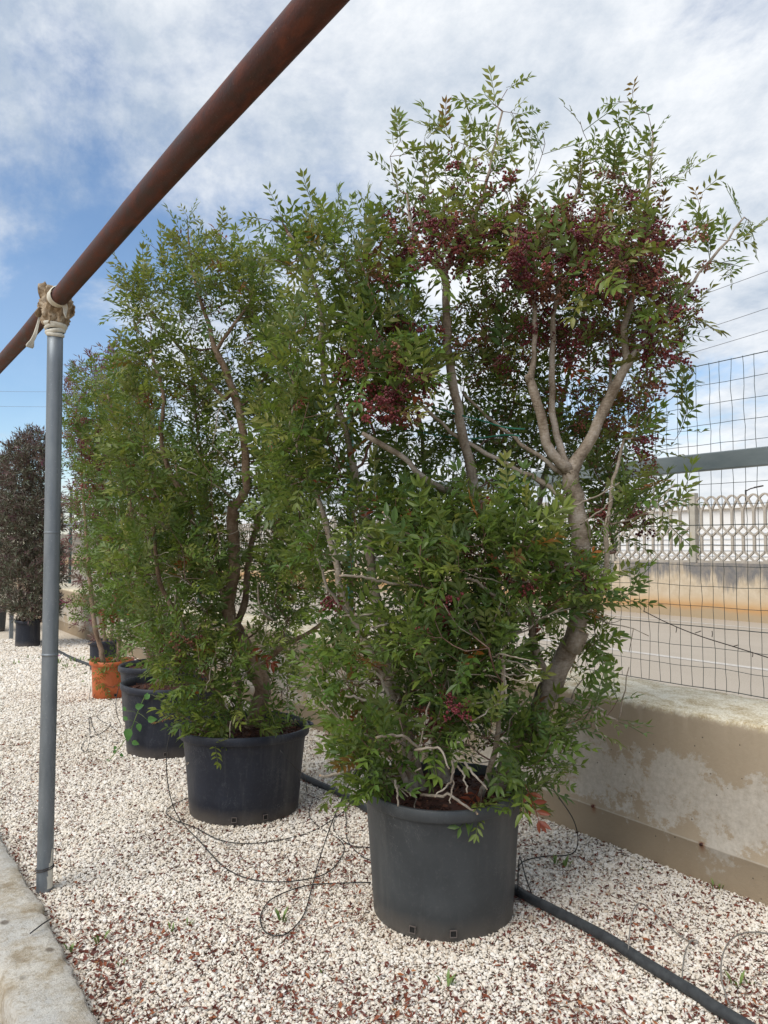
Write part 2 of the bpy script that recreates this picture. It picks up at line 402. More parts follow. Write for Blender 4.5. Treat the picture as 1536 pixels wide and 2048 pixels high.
def mesh_obj(name, verts, faces, mat, parent=None, smooth=False, tint=None):
    me = bpy.data.meshes.new(name)
    me.from_pydata([tuple(map(float, v)) for v in verts], [], [tuple(f) for f in faces])
    if mat is not None: me.materials.append(mat)
    if smooth: me.polygons.foreach_set('use_smooth', [True] * len(me.polygons))
    if tint is not None:
        a = me.attributes.new('tint', 'FLOAT', 'POINT'); a.data.foreach_set('value', np.asarray(tint, np.float32))
    me.update()
    return link(bpy.data.objects.new(name, me), parent)


def np_mesh(name, V, F, mat, parent=None, tint=None, smooth=False):
    """V (n,3); F list of (k, m) int arrays of equal size polygons"""
    me = bpy.data.meshes.new(name)
    F = [f for f in F if len(f)]
    nl = sum(f.size for f in F); nf = sum(len(f) for f in F)
    me.vertices.add(len(V)); me.vertices.foreach_set('co', np.asarray(V, np.float32).ravel())
    me.loops.add(nl); me.loops.foreach_set('vertex_index', np.concatenate([f.ravel() for f in F]).astype(np.int32))
    me.polygons.add(nf)
    sizes = np.concatenate([np.full(len(f), f.shape[1]) for f in F])
    me.polygons.foreach_set('loop_start', np.concatenate([[0], np.cumsum(sizes)[:-1]]).astype(np.int32))
    if tint is not None:
        a = me.attributes.new('tint', 'FLOAT', 'POINT'); a.data.foreach_set('value', np.asarray(tint, np.float32))
    if smooth: me.polygons.foreach_set('use_smooth', np.ones(nf, bool))
    me.update(calc_edges=True); me.validate()
    me.materials.append(mat)
    return link(bpy.data.objects.new(name, me), parent)


def empty(name, loc, label=None, cat=None, group=None):
    o = bpy.data.objects.new(name, None); o.empty_display_size = 0.1
    o.location = tuple(map(float, loc)); col.objects.link(o)
    return tag(o, label, cat, group)


def tag(o, label=None, cat=None, group=None, kind=None):
    if label: o['label'] = label
    if cat: o['category'] = cat
    if group: o['group'] = group
    if kind: o['kind'] = kind
    return o


def catmull(pts, step=0.03):
    p = np.asarray(pts, float)
    q = np.vstack([2 * p[0] - p[1], p, 2 * p[-1] - p[-2]])
    out = []
    for i in range(1, len(q) - 2):
        n = max(1, int(np.linalg.norm(q[i + 1] - q[i]) / step))
        for k in range(n):
            t = k / n
            out.append(0.5 * ((2 * q[i]) + (-q[i - 1] + q[i + 1]) * t + (2 * q[i - 1] - 5 * q[i] + 4 * q[i + 1] - q[i + 2]) * t * t + (-q[i - 1] + 3 * q[i] - 3 * q[i + 1] + q[i + 2]) * t ** 3))
    out.append(p[-1])
    return np.array(out)


def tube_data(pts, rad, sides=6, cap=True):
    p = np.asarray(pts, float); n = len(p)
    rad = np.full(n, rad, float) if np.isscalar(rad) else np.asarray(rad, float)
    t = np.gradient(p, axis=0); t /= np.linalg.norm(t, axis=1)[:, None] + 1e-9
    ref = np.array([0, 0, 1.0]) if abs(t[0][2]) < 0.9 else np.array([1.0, 0, 0])
    u = np.cross(t[0], ref); u /= np.linalg.norm(u)
    V = []
    a = np.arange(sides) * 2 * math.pi / sides
    for i in range(n):
        u = u - t[i] * (u @ t[i]); u /= np.linalg.norm(u) + 1e-9
        w = np.cross(t[i], u)
        V.append(p[i] + rad[i] * (np.cos(a)[:, None] * u + np.sin(a)[:, None] * w))
    V = np.vstack(V)
    i = np.repeat(np.arange(n - 1), sides); j = np.tile(np.arange(sides), n - 1); j2 = (j + 1) % sides
    Q = np.stack([i * sides + j, i * sides + j2, (i + 1) * sides + j2, (i + 1) * sides + j], 1)
    caps = np.array([list(range(sides))[::-1], list(range((n - 1) * sides, n * sides))]) if cap else np.zeros((0, sides), int)
    return V, Q, caps


def tube(name, pts, rad, mat, parent=None, sides=8, smooth=True):
    V, Q, c = tube_data(pts, rad, sides)
    return np_mesh(name, V, [Q, c], mat, parent, smooth=smooth)


def box_mesh(name, sx, sy, sz, bev=0.0):
    bm = bmesh.new(); bmesh.ops.create_cube(bm, size=1)
    for v in bm.verts: v.co = Vector((v.co.x * sx, v.co.y * sy, v.co.z * sz))
    if bev: bmesh.ops.bevel(bm, geom=bm.edges[:], offset=bev, segments=2, affect='EDGES', profile=0.6)
    me = bpy.data.meshes.new(name); bm.to_mesh(me); bm.free(); return me


def box(name, c, s, mat, parent=None, bev=0.0):
    me = box_mesh(name, *s, bev); me.materials.append(mat)
    o = link(bpy.data.objects.new(name, me), parent); o.location = tuple(map(float, c)); return o


def fbm(x, y, z, s):
    return noise.fractal(Vector((x * s, y * s, z * s)), 0.8, 2.0, 4)


# ------------------------------------------------------------------ setting
def sheet(name, x0, x1, y0, y1, z, mat):
    return tag(mesh_obj(name, [(x0, y0, z), (x1, y0, z), (x1, y1, z), (x0, y1, z)], [(0, 1, 2, 3)], mat), kind='structure')


KX0, KX1, KZ = 0.45, 0.672, 0.055
sheet('gravel_ground', 0.5, WX + 0.2, -6, 300, -0.006, M['bed'])
sheet('path', -300, 0.5, -300, 600, -0.13, M['path'])
sheet('road', WX + 0.3, 15.0, -60, 600, 0.0, M['road'])
sheet('field', 15.0, 600, -300, 900, -0.02, M['path'])
sheet('road_line', 9.17, 9.31, -60, 400, 0.004, M['paint'])
sheet('road_edge_line', 13.75, 13.87, -60, 400, 0.004, M['paint'])

POTS = dict(A=((2.065, 2.55), .344, .288, .515), B=((1.905, 4.16), .366, .308, .475), C=((2.0, 5.68), .36, .31, .50),
            C2=((2.25, 6.72), .34, .29, .48), D=((2.20, 7.99), .218, .18, .37), G=((2.60, 9.75), .2, .17, .36), F=((2.245, 12.70), .19, .175, .40), Hh=((2.12, 15.4), .26, .22, .43))


def in_pot(x, y, extra=0.0):
    r = np.zeros(len(x), bool)
    for (c, rr, rb, h) in POTS.values(): r |= (x - c[0]) ** 2 + (y - c[1]) ** 2 < (rb + extra) ** 2
    return r


def kerb():
    prof = [(KX0 - .004, -0.5), (KX0 - .002, 0.0), (KX0 + .004, KZ - .02), (KX0 + .016, KZ - .003), (KX0 + .06, KZ), (KX0 + .11, KZ + .002), (KX1 - .05, KZ), (KX1 - .012, KZ - .003), (KX1 - .002, KZ - .014), (KX1, KZ - .05), (KX1, -0.2)]
    ys = np.concatenate([np.arange(-2, 1.8, .2), np.arange(1.8, 6, .02), np.arange(6, 12, .1), np.arange(12, 90, 3)])
    V = []
    for y in ys:
        e = fbm(0.3, y, 2, 6) * .012 + fbm(.1, y, 7, 1.2) * .012 + fbm(.1, y, 4, 30) * .005
        for k, (x, z) in enumerate(prof):
            nx = fbm(x, y, z, 18) * .004
            V.append((x + nx + (e if k >= 6 else e * .5), y, z + fbm(x, y, z + 3, 9) * .005 * (1 if 2 < k < 10 else 0)))
    n = len(prof)
    F = [(i * n + k, i * n + k + 1, (i + 1) * n + k + 1, (i + 1) * n + k) for i in range(len(ys) - 1) for k in range(n - 1)]
    o = mesh_obj('kerb', V, F, M['kerb'], smooth=True)
    tag(o, kind='structure')


kerb()


def gravel():
    """white marble chips: every chip in the near ground is real geometry (instanced on points)"""
    allv = []
    for (d0, d1, sp) in ((1.9, 3.6, .0104), (3.6, 5.2, .0122), (5.2, 8.0, .0160), (8.0, 12.5, .024)):
        xs = np.arange(KX1 - .03, WX + .02, sp); ys = np.arange(0.3, 14.5, sp * .88)
        X, Y = np.meshgrid(xs, ys); X = X + (np.arange(len(ys)) % 2)[:, None] * sp / 2
        X = X.ravel() + rng.normal(0, sp * .28, X.size); Y = Y.ravel() + rng.normal(0, sp * .28, Y.size)
        d = X * FW[0] + Y * FW[1]
        lat = X * RT[0] + Y * RT[1]
        k = (d >= d0) & (d < d1) & (np.abs(lat) < d * .53 + .1) & ~in_pot(X, Y, -.012) & (X < WX + .004) & (X > KX1 - .01)
        X, Y = X[k], Y[k]
        allv.append(np.stack([X, Y, np.full(len(X), sp)], 1))
    A = np.vstack(allv); n = len(A)
    sp = A[:, 2].copy()
    und = np.array([noise.noise(Vector((x * 2.2, y * 2.2, .3))) for x, y in A[:, :2]]) * .009
    s = sp * np.clip(rng.lognormal(-.62, .32, n), .26, 1.15)
    A[:, 2] = und * 1.0 + rng.uniform(-.2, .55, n) * sp
    me = bpy.data.meshes.new('gravel'); me.vertices.add(n); me.vertices.foreach_set('co', A.astype(np.float32).ravel())
    sc = np.stack([s * rng.uniform(.9, 1.5, n), s * rng.uniform(.75, 1.1, n), s * rng.uniform(.5, .8, n)], 1)
    ro = np.stack([rng.normal(0, .45, n), rng.normal(0, .45, n), rng.uniform(0, 6.28, n)], 1)
    big = np.array([noise.noise(Vector((x * 1.3 + 9, y * 1.3, 4.0))) for x, y in A[:, :2]])
    ti = np.clip(rng.beta(2.6, 1.7, n) + big * .12, 0, 1)
    # fine pale-brown soil washed out around the front pots
    for key in ('A', 'B'):
        c, rr, rb, h = POTS[key]
        dd = np.hypot(A[:, 0] - c[0], A[:, 1] - c[1]) - rb
        ti = np.where((dd < .10) & (rng.random(n) < .75 - dd * 5), ti * .45, ti)
    for nm, arr in (('sc', sc), ('ro', ro)):
        a = me.attributes.new(nm, 'FLOAT_VECTOR', 'POINT'); a.data.foreach_set('vector', arr.astype(np.float32).ravel())
    a = me.attributes.new('tint', 'FLOAT', 'POINT'); a.data.foreach_set('value', ti.astype(np.float32))
    o = link(bpy.data.objects.new('gravel', me)); tag(o, 'white marble chip gravel covering the yard', 'gravel', kind='stuff')
    ng = bpy.data.node_groups.new('chips', 'GeometryNodeTree')
    ng.interface.new_socket('Geometry', in_out='INPUT', socket_type='NodeSocketGeometry')
    ng.interface.new_socket('Geometry', in_out='OUTPUT', socket_type='NodeSocketGeometry')
    N = ng.nodes.new; Lk = ng.links.new
    gi = N('NodeGroupInput'); go = N('NodeGroupOutput'); ip = N('GeometryNodeInstanceOnPoints')
    ico = N('GeometryNodeMeshIcoSphere'); ico.inputs['Radius'].default_value = 1; ico.inputs['Subdivisions'].default_value = 1
    sm = N('GeometryNodeSetMaterial'); sm.inputs['Material'].default_value = M['stone']
    Lk(ico.outputs[0], sm.inputs['Geometry'])

    def na(nm):
        k = N('GeometryNodeInputNamedAttribute'); k.data_type = 'FLOAT_VECTOR'; k.inputs['Name'].default_value = nm; return k.outputs[0]
    Lk(gi.outputs[0], ip.inputs['Points']); Lk(sm.outputs[0], ip.inputs['Instance'])
    e2r = N('FunctionNodeEulerToRotation'); Lk(na('ro'), e2r.inputs[0])
    Lk(e2r.outputs[0], ip.inputs['Rotation']); Lk(na('sc'), ip.inputs['Scale'])
    Lk(ip.outputs[0], go.inputs[0])
    md = o.modifiers.new('chips', 'NODES'); md.node_group = ng
    print('gravel chips', n)


gravel()


def litter():
    V, T, F4 = [], [], []
    n = 0
    tries = 0
    while n < 24000 and tries < 170000:
        tries += 1
        d = 2.0 + 6.0 * random.random() ** 1.35; lat = random.uniform(-.56, .56) * d
        p = FW[:2] * d + RT[:2] * lat
        x, y = p
        if not (KX1 < x < WX - .01): continue
        if in_pot(np.array([x]), np.array([y]), .01)[0]: continue
        dens = .62 + 1.1 * noise.noise(Vector((x * 2.1, y * 2.1, 8))) + .3 * noise.noise(Vector((x * 9, y * 9, 2)))
        if x < KX1 + .05: dens += .5
        if x > WX - .06: dens += .5
        if abs(x - 2.36) < .10: dens += .22
        if d > 4.2: dens -= .10
        if random.random() > dens: continue
        L = random.choice((.010, .012, .014, .016, .019, .023, .030)) * random.uniform(.8, 1.15); W = L * random.uniform(.28, .5)
        a = random.uniform(0, 6.28); tl = random.gauss(0, .35); rl = random.gauss(0, .5)
        mtx = Matrix.Translation((x, y, random.uniform(.006, .013))) @ Matrix.Rotation(a, 4, 'Z') @ Matrix.Rotation(tl, 4, 'Y') @ Matrix.Rotation(rl, 4, 'X')
        c = random.uniform(-.15, .35) * L
        b = len(V)
        for q in ((-L / 2, 0, c), (-L * .1, W / 2, W * .25), (-L * .05, 0, 0), (-L * .1, -W / 2, W * .2), (L / 2, 0, c * .6)):
            V.append(tuple(mtx @ Vector(q)))
        F4 += [(b, b + 2, b + 1), (b, b + 3, b + 2), (b + 1, b + 2, b + 4), (b + 2, b + 3, b + 4)]
        t = min(1, max(0, random.betavariate(2, 2.6)))
        T += [t] * 5; n += 1
    o = np_mesh('leaf_litter', np.array(V), [np.array(F4)], M['litter'], tint=T)
    tag(o, 'fallen red brown leaflets scattered over the white gravel', 'leaf litter', kind='stuff')


litter()

# ------------------------------------------------------------------ near wall
WZ = 0.747


def near_wall():
    root = empty('concrete_wall', (WX + .28, 3.0, 0), 'low concrete boundary wall with peeling tan paint carrying the wire fence', 'wall')
    off = np.array([WX + .28, 3.0, 0])
    cz = RODS[0][1]
    prof = [(WX + .004, -.1), (WX, .0), (WX, cz - .008), (WX - .006, cz), (WX, cz + .008), (WX, .3), (WX, .45), (WX, .6), (WX, .70), (WX + .001, .737), (WX + .005, .744), (WX + .016, WZ), (WX + .12, WZ + .002), (WX + .25, WZ + .004), (WX + .40, WZ), (WX + .56, WZ - .004), (WX + .58, WZ - .03), (WX + .58, -.1)]
    ys = np.concatenate([np.arange(-3, 1.2, .15), np.arange(1.2, 4.2, .012), np.arange(4.2, 9, .06), np.arange(9, 60, 1.0)])
    n = len(prof); V = []
    for y in ys:
        chip = max(0, fbm(1.7, y, 4, 16) - .10) * .028
        for k, (x, z) in enumerate(prof):
            dx = fbm(x, y, z, 1.1) * .004 + fbm(x, y, z, 25) * (.0012 if k < 8 else .004)
            dz = 0.0
            if 9 <= k <= 15: dz = fbm(x * 1.5, y, z, 7) * .006 + fbm(x, y, z, 45) * .005 - (chip if k in (9, 10, 11) else 0)
            if k in (9, 10, 11): dx += chip * .8 + fbm(.2, y, 3, 14) * .003 + fbm(.2, y, 3, 60) * .004
            V.append(np.array((x + dx, y, z + dz)) - off)
    F = [(i * n + k + 1, i * n + k, (i + 1) * n + k, (i + 1) * n + k + 1) for i in range(len(ys) - 1) for k in range(n - 1)]
    # object coordinates drive the paint: keep z at ground level and y in metres
    o = mesh_obj('wall_body', [v + off for v in V], F, M['wall'], None, smooth=True)
    o.parent = root; o.location = tuple(-off)
    for (y, z) in RODS:
        r = tube('tie_rod', np.array([(WX - .012, y, z), (WX + .03, y, z)]) - off, .007, M['rust'], root, 8)
        tag(r, 'rusty stub of a tie rod')


near_wall()


def fence():
    FX = 3.711
    z0, z1 = WZ + .012, 2.47
    root = empty('wire_fence', (FX, 3.0, WZ), 'green welded wire mesh fence on the low wall with a steel rail', 'fence')
    off = np.array([FX, 3.0, WZ])
    Y0, Y1, SPV = 0.9, 20.0, .0655
    hs = np.linspace(z0, z1, 17)
    ys = np.concatenate([np.arange(Y0, 9, .03), np.arange(9, 20.01, .3)])

    def wob(y, z): return fbm(.2, y, z, 3.0) * .010, fbm(.7, y, z, 2.3) * .010
    for k, z in enumerate(hs):
        bold = k in (0, 16, 3, 8)
        pts = []
        for y in ys:
            a, b = wob(y, z); pts.append((FX + a * .5, y, z + b * (.35 if bold else .7)))
        w = tube('horizontal_wire', np.array(pts) - off, .0024 if bold else .0015, M['wire'], root, 5)
        if bold: tag(w, 'thick tension wire')
    meshes = []
    for v in range(5):
        zs = np.linspace(z0 - .004, z1 + .004, 34)
        pts = [(fbm(v * 3.3, 2, z, 6) * .004, fbm(v * 2.1, 5, z, 7) * .007, z - WZ) for z in zs]
        V, Q, c = tube_data(pts, .0015, 5)
        o = np_mesh('vertical_wire', V, [Q, c], M['wire']); meshes.append(o.data); bpy.data.objects.remove(o)
    yv = np.arange(Y0, Y1, SPV)
    rest = []
    for i, y in enumerate(yv):
        if i < 240:
            o = link(bpy.data.objects.new('vertical_wire', random.choice(meshes)), root)
            o.location = (0.002, y - 3.0 + random.gauss(0, .003), 0); o.rotation_euler = (random.gauss(0, .003), 0, random.choice((0, math.pi)))
        else: rest.append(y)
    V, F = [], []
    for y in rest:
        b = len(V) * 1
        vv, q, c = tube_data([(0.002, y - 3, z0 - WZ), (0.002, y - 3, z1 - WZ)], .0015, 4, False)
        F.append(q + b); V += list(vv)
    if V: tag(np_mesh('vertical_wire_far', np.array(V), F, M['wire'], root), kind='stuff')
    # steel rail, hollow look at the seam: two lips along its length
    box('rail', np.array((FX - .05, 10.0, 1.9425)) - off, (.045, 19.5, .092), M['rail'], root, .006)
    for y in (1.2, 5.95, 9.6, 13.2, 16.8):
        p = box('fence_post', np.array((FX + .035, y, 1.75)) - off, (.05, .05, 2.0), M['greenpost'], root, .006)
        box('rail_clamp', np.array((-.005 - .08, 0, .1925)), (.09, .06, .02), M['rail'], p, .003)
    # loose barbed strand hanging across the mesh
    a = onX(1287, 1222, FX - .02); b = onX(1536, 1315, FX - .02); m = onX(1400, 1272, FX - .02)
    e = b + (b - m) * .8
    pts = catmull([a, onX(1340, 1248, FX - .02), m, onX(1470, 1294, FX - .02), b, e], .02)
    s = tube('barbed_strand', pts - off, .0028, M['strand'], root, 5)
    for (x, y, dx, dy) in ((1353, 1253, -1, 12), (1390, 1266, 12, -4), (1424, 1274, 0, -12), (1465, 1293, 11, -3), (1288, 1222, 0, -9), (1505, 1304, 0, 10)):
        p = onX(x, y, FX - .02); q = onX(x + dx, y + dy, FX - .03)
        tube('barb', np.array([p, (p + q) / 2 + [.004, 0, 0], q]) - off, .0022, M['strand'], s, 5)


fence()


# ------------------------------------------------------------------ across the road
def roadside():
    X = 14.84
    w = empty('roadside_wall', (X + .12, 20, 0), 'rain stained beige plaster wall across the road under the concrete lattice', 'wall')
    me = mesh_obj('wall_body', [(X, -20, -.3), (X, 90, -.3), (X, 90, 1.165), (X, -20, 1.165), (X + .24, -20, -.3), (X + .24, 90, -.3), (X + .24, 90, 1.165), (X + .24, -20, 1.165)],
                  [(0, 1, 2, 3)[::-1], (4, 5, 6, 7), (3, 2, 6, 7)[::-1], (0, 4, 7, 3)[::-1], (1, 5, 6, 2)], M['farwall'])
    me.parent = w; me.location = (-(X + .12), -20, 0)
    fo = np.array((X + .12, 20, 1.165))
    f = empty('lattice_fence', fo, 'precast concrete lattice fence with interlaced arches on the stained wall', 'fence')
    U = .233; NU = 9
    PL = U * NU
    th, wd = .05, .04

    def strip(pts, w=wd, d=th):   # a flat bar along a polyline in the (y,z) plane
        p = np.asarray(pts, float); t = np.gradient(p, axis=0); t /= np.linalg.norm(t, axis=1)[:, None]
        nrm = np.stack([-t[:, 1], t[:, 0]], 1)
        V = []
        for q, m in zip(p, nrm):
            for sx, sn in ((-1, -1), (-1, 1), (1, 1), (1, -1)):
                V.append((sx * d / 2, q[0] + sn * w / 2 * m[0], q[1] + sn * w / 2 * m[1]))
        n = len(p); F = []
        for i in range(n - 1):
            for k in range(4): F.append((i * 4 + k, i * 4 + (k + 1) % 4, (i + 1) * 4 + (k + 1) % 4, (i + 1) * 4 + k))
        F += [(0, 3, 2, 1), tuple((n - 1) * 4 + k for k in range(4))]
        return V, F

    def data(nm, pts, w=wd, d=th):
        V, F = strip(pts, w, d); me = bpy.data.meshes.new(nm); me.from_pydata([tuple(map(float, v)) for v in V], [], F); me.materials.append(M['precast'])
        bm = bmesh.new(); bm.from_mesh(me); bmesh.ops.recalc_face_normals(bm, faces=bm.faces); bm.to_mesh(me); bm.free(); return me
    z = [.035, .245, .555, .765, 1.075, 1.40]
    up1 = data('baluster', [(0, z[1] - .03), (0, z[2] + .02)], .05); up2 = data('baluster', [(0, z[3] - .03), (0, z[4] + .02)], .05)
    dg = [data('diagonal_bar', [(0, a), (U, b)], .034, .044 + .006 * k) for k, (a, b) in enumerate(((z[0], z[1]), (z[1], z[0])))]
    dg2 = [data('diagonal_bar', [(0, a), (U, b)], .034, .044 + .006 * k) for k, (a, b) in enumerate(((z[2], z[3]), (z[3], z[2])))]
    tt = np.linspace(0, 1, 13)
    arch = data('arch', [(2 * U * t, z[4] + (z[5] - z[4]) * (1 - abs(2 * t - 1) ** 1.9)) for t in tt], .036, .047)
    ha = [data('arch', [(U * t, z[4] + (z[5] - z[4]) * (1 - (1 - t) ** 1.9)) for t in tt], .036, .047), data('arch', [(U * t, z[4] + (z[5] - z[4]) * (1 - t ** 1.9)) for t in tt], .036, .047)]
    kb = data('bottom_rail', [(0, .0), (PL - .14, .0)], .05, .07)
    pm = box_mesh('fence_post', .15, .15, 1.5, .012); pm.materials.append(M['precast_post'])
    far = []
    k0 = 9.75 - PL * 2
    for j in range(38):
        y = k0 + j * (PL + .05)
        o = link(bpy.data.objects.new('fence_post', pm), f); o.location = (0, y - fo[1], .75)
        det = j < 5
        pn = None
        if det:
            pn = bpy.data.objects.new('lattice_panel', kb); link(pn, f); pn.location = (0, y - fo[1] + .10, .025)

        def add(me, yy, zz=0):
            if det:
                c = link(bpy.data.objects.new(me.name.split('.')[0], me), pn); c.location = (0, yy, zz - .025)
            else:
                a = np.empty(len(me.vertices) * 3); me.vertices.foreach_get('co', a); a = a.reshape(-1, 3) + [0, y - fo[1] + .10 + yy, zz]
                far.append((a, [tuple(p.vertices) for p in me.polygons]))
        s0 = .0
        for i in range(NU):
            yy = i * U
            add(dg[0], yy); add(dg[1], yy)
            add(dg2[0], yy); add(dg2[1], yy)
            if i:
                add(up1, yy); add(up2, yy)
            if i < NU - 1: add(arch, yy)
        add(ha[1], 0); add(ha[0], (NU - 1) * U)
    V, F, b = [], [], 0
    for a, fs in far:
        V.append(a); F += [tuple(i + b for i in q) for q in fs]; b += len(a)
    if V: tag(mesh_obj('lattice_far', np.vstack(V), F, M['precast'], f), kind='stuff')
    # white building behind
    B = empty('white_building', (36, 40, 0), 'long low white building behind the concrete lattice fence', 'building')
    box('wall', (0, 0, 1.6), (8, 90, 3.2), M['white'], B)
    for k in range(7): box('seam', (-4.01, 0, .6 + k * .25), (.03, 90, .05), M['seam'], B)
    box('roof', (0, 0, 3.26), (8.4, 90.4, .12), M['white'], B, .02)
    # street lamp
    p = P(1492, 1010, 62)
    L = empty('street_lamp', (p[0], p[1], 0), 'distant street lamp rising above the lattice fence', 'lamp')
    tube('pole', [(0, 0, 0), (0, 0, 3), (0, 0, 6.1)], [.10, .09, .07], M['strand'], L)
    r = RT
    tube('arm', [(0, 0, 6.0), (r[0] * .4, r[1] * .4, 6.2), (r[0] * .8, r[1] * .8, 6.3)], .05, M['strand'], L)
    h = box('lamp_head', (r[0] * 1.05, r[1] * 1.05, 6.36), (.7, .25, .12), M['strand'], L, .03); h.rotation_euler = (0, -.2, -YAW)


roadside()


def cables():
    for i, (a, b, lab) in enumerate((((1423, 583), (1536, 542), 'uppermost thin cable crossing the sky beyond the wire fence'),
                                     ((1388.6, 664.6), (1536, 616), 'middle thin cable crossing the sky beyond the wire fence'),
                                     ((1362, 712), (1536, 660), 'lowest thin cable in the sky just above the wire fence'))):
        X = 17.0
        p, q = onX(*a, X), onX(*b, X)
        d = (q - p) / (q[1] - p[1])
        ys = np.linspace(q[1] - 12, q[1] + 16, 30)
        pts = [p + d * (y - p[1]) + np.array([0, 0, .003 * (y - p[1]) * (y - q[1])]) for y in ys]
        tag(tube('power_cable', pts, .007, M['cable'], None, 5), lab, 'cable', 'cables beyond the fence')
    for (y, lab) in ((770, 'upper faint cable low in the sky behind the steel post'), (800, 'lower faint cable low in the sky behind the steel post')):
        a = P(-250, y + 6, 40); b = P(900, y - 22, 40)
        pts = [a + (b - a) * t - np.array([0, 0, .5 * 4 * t * (1 - t)]) for t in np.linspace(0, 1, 16)]
        tag(tube('power_cable', pts, .007, M['cable'], None, 5), lab, 'cable', 'cables behind the post')


cables()


# ------------------------------------------------------------------ post, pipe, wrap
def post_pipe():
    X, Y = 0.735, 3.66
    zp = 2.60
    root = empty('steel_post', (X, Y, 0), 'galvanised steel post standing in gravel beside the kerb', 'post')
    zs = np.concatenate([[-.1, 0, .09], np.linspace(.2, 2.5, 14)])
    tube('pole', [(0.004 * math.sin(z * 1.3), 0, z) for z in zs], .0335, M['galv'], root, 28)
    tube('sleeve_joint', [(0.004 * math.sin(z * 1.3), 0, z) for z in (1.018, 1.022, 1.028, 1.032)], [.0335, .0355, .0355, .0335], M['galv'], root, 28)
    tube('sleeve_joint', [(0.004 * math.sin(z * 1.3), 0, z) for z in (1.56, 1.562, 1.566, 1.568)], [.0335, .0348, .0348, .0335], M['galv'], root, 28)
    a = np.linspace(0, 2 * math.pi, 30)
    for zb in (.098, .106): tube('tie_wire', [(.0365 * math.cos(t), .0365 * math.sin(t), zb + .006 * math.cos(t + .6)) for t in a], .0022, M['strand'], root, 5)
    # splash of old mortar on the foot
    V, F = [], []
    aa = np.linspace(R(-88), R(-30), 7)
    for i, z in enumerate(np.linspace(.02, .24, 9)):
        for t in aa:
            s = 1 - abs((t - aa[3]) / (aa[-1] - aa[0])) * 2
            V.append(((.0340 + .0022 * max(0, s) * (1 - z / .26)) * math.cos(t + .12 * math.sin(z * 40)), (.0340 + .0022 * max(0, s) * (1 - z / .26)) * math.sin(t + .12 * math.sin(z * 40)), z))
    for i in range(8):
        for k in range(6):
            if i < 2 + k * .95 + (1 if k in (3, 5) else 0): F.append((i * 7 + k, i * 7 + k + 1, (i + 1) * 7 + k + 1, (i + 1) * 7 + k))
    mesh_obj('mortar_splash', V, F, M['tape'], root, smooth=True)
    # pipe
    ys = np.concatenate([np.linspace(-1.5, 8.2, 40)])
    po = np.array((X, 3.3, zp))
    V, Q, c = tube_data([(X + fbm(1, y, 0, .4) * .006 - .01, y, zp + (y - Y) * .0125 + fbm(2, y, 0, .4) * .006) for y in ys], .0385, 40)
    pipe = np_mesh('rusty_pipe', V, [Q, c], M['rust'], smooth=True)
    tag(pipe, 'rusty brown steel pipe running overhead across the sky', 'pipe')
    # burlap wrap round the joint
    wr = empty('cloth_wrap', (X, Y, 2.445), 'burlap and white cloth strips bound round the joint of post and pipe', 'cloth')
    V, F = [], []
    nu, nv = 72, 26
    for i in range(nv):
        t = i / (nv - 1); z = .048 + t * .165
        rb = .043 + .020 * math.sin(min(1, t * 1.7) * math.pi / 2) - .022 * max(0, t - .55) / .45
        for j in range(nu):
            a = 2 * math.pi * j / nu
            fold = .009 * math.sin(a * 9 + 3 * math.sin(t * 3)) * (.5 + t) + .02 * fbm(math.cos(a) * 1.5, math.sin(a) * 1.5, t * 2, 2.2) + .007 * fbm(math.cos(a), math.sin(a), t, 9)
            r = rb + fold
            el = 1 + .22 * abs(math.sin(a)) * t
            V.append((r * math.cos(a) * (1.0), r * math.sin(a) * el, z + .012 * math.sin(a * 5 + 1) * t + (.05 * max(0, fbm(math.cos(a), math.sin(a), 7, 2.5)) if i == nv - 1 else 0)))
    for i in range(nv - 1):
        for j in range(nu): F.append((i * nu + j, i * nu + (j + 1) % nu, (i + 1) * nu + (j + 1) % nu, (i + 1) * nu + j))
    F.append(tuple((nv - 1) * nu + j for j in range(nu)))
    mesh_obj('burlap', V, F, M['burlap'], wr, smooth=True)
    # free corners of the burlap sticking out

    def flap(p0, du, dv, w, h, seed):
        V, F = [], []
        for i in range(7):
            for j in range(6):
                u, v = i / 6 - .5, j / 5
                n = np.cross(du, dv)
                q = np.array(p0) + np.array(du) * u * w * (1 - .25 * v) + np.array(dv) * v * h + n * (.014 * math.sin(3 * u + seed + 4 * v) + .012 * v * v)
                V.append(q)
        for i in range(6):
            for j in range(5): F.append((i * 6 + j, (i + 1) * 6 + j, (i + 1) * 6 + j + 1, i * 6 + j + 1))
        o = mesh_obj('burlap_corner', V, F, M['burlap'], wr, smooth=True)
        s = o.modifiers.new('thick', 'SOLIDIFY'); s.thickness = .003
    r = RT
    flap((-r[0] * .055, -r[1] * .055 - .01, .175), (r[0], r[1], .25), (-.15, -.1, 1), .042, .065, 1)
    flap((r[0] * .055, r[1] * .055, .12), (r[0] * .3, r[1] * .3, -1), (r[0] * .95, r[1] * .95, .25), .04, .035, 2)
    flap((-r[0] * .06, -r[1] * .06 - .02, .10), (r[0] * .2, r[1] * .2, 1), (-r[0], -r[1], .25), .055, .022, 4)
    flap((-r[0] * .02, -r[1] * .02 - .05, .16), (r[0], r[1], .2), (-.3, -.6, .6), .07, .03, 5)
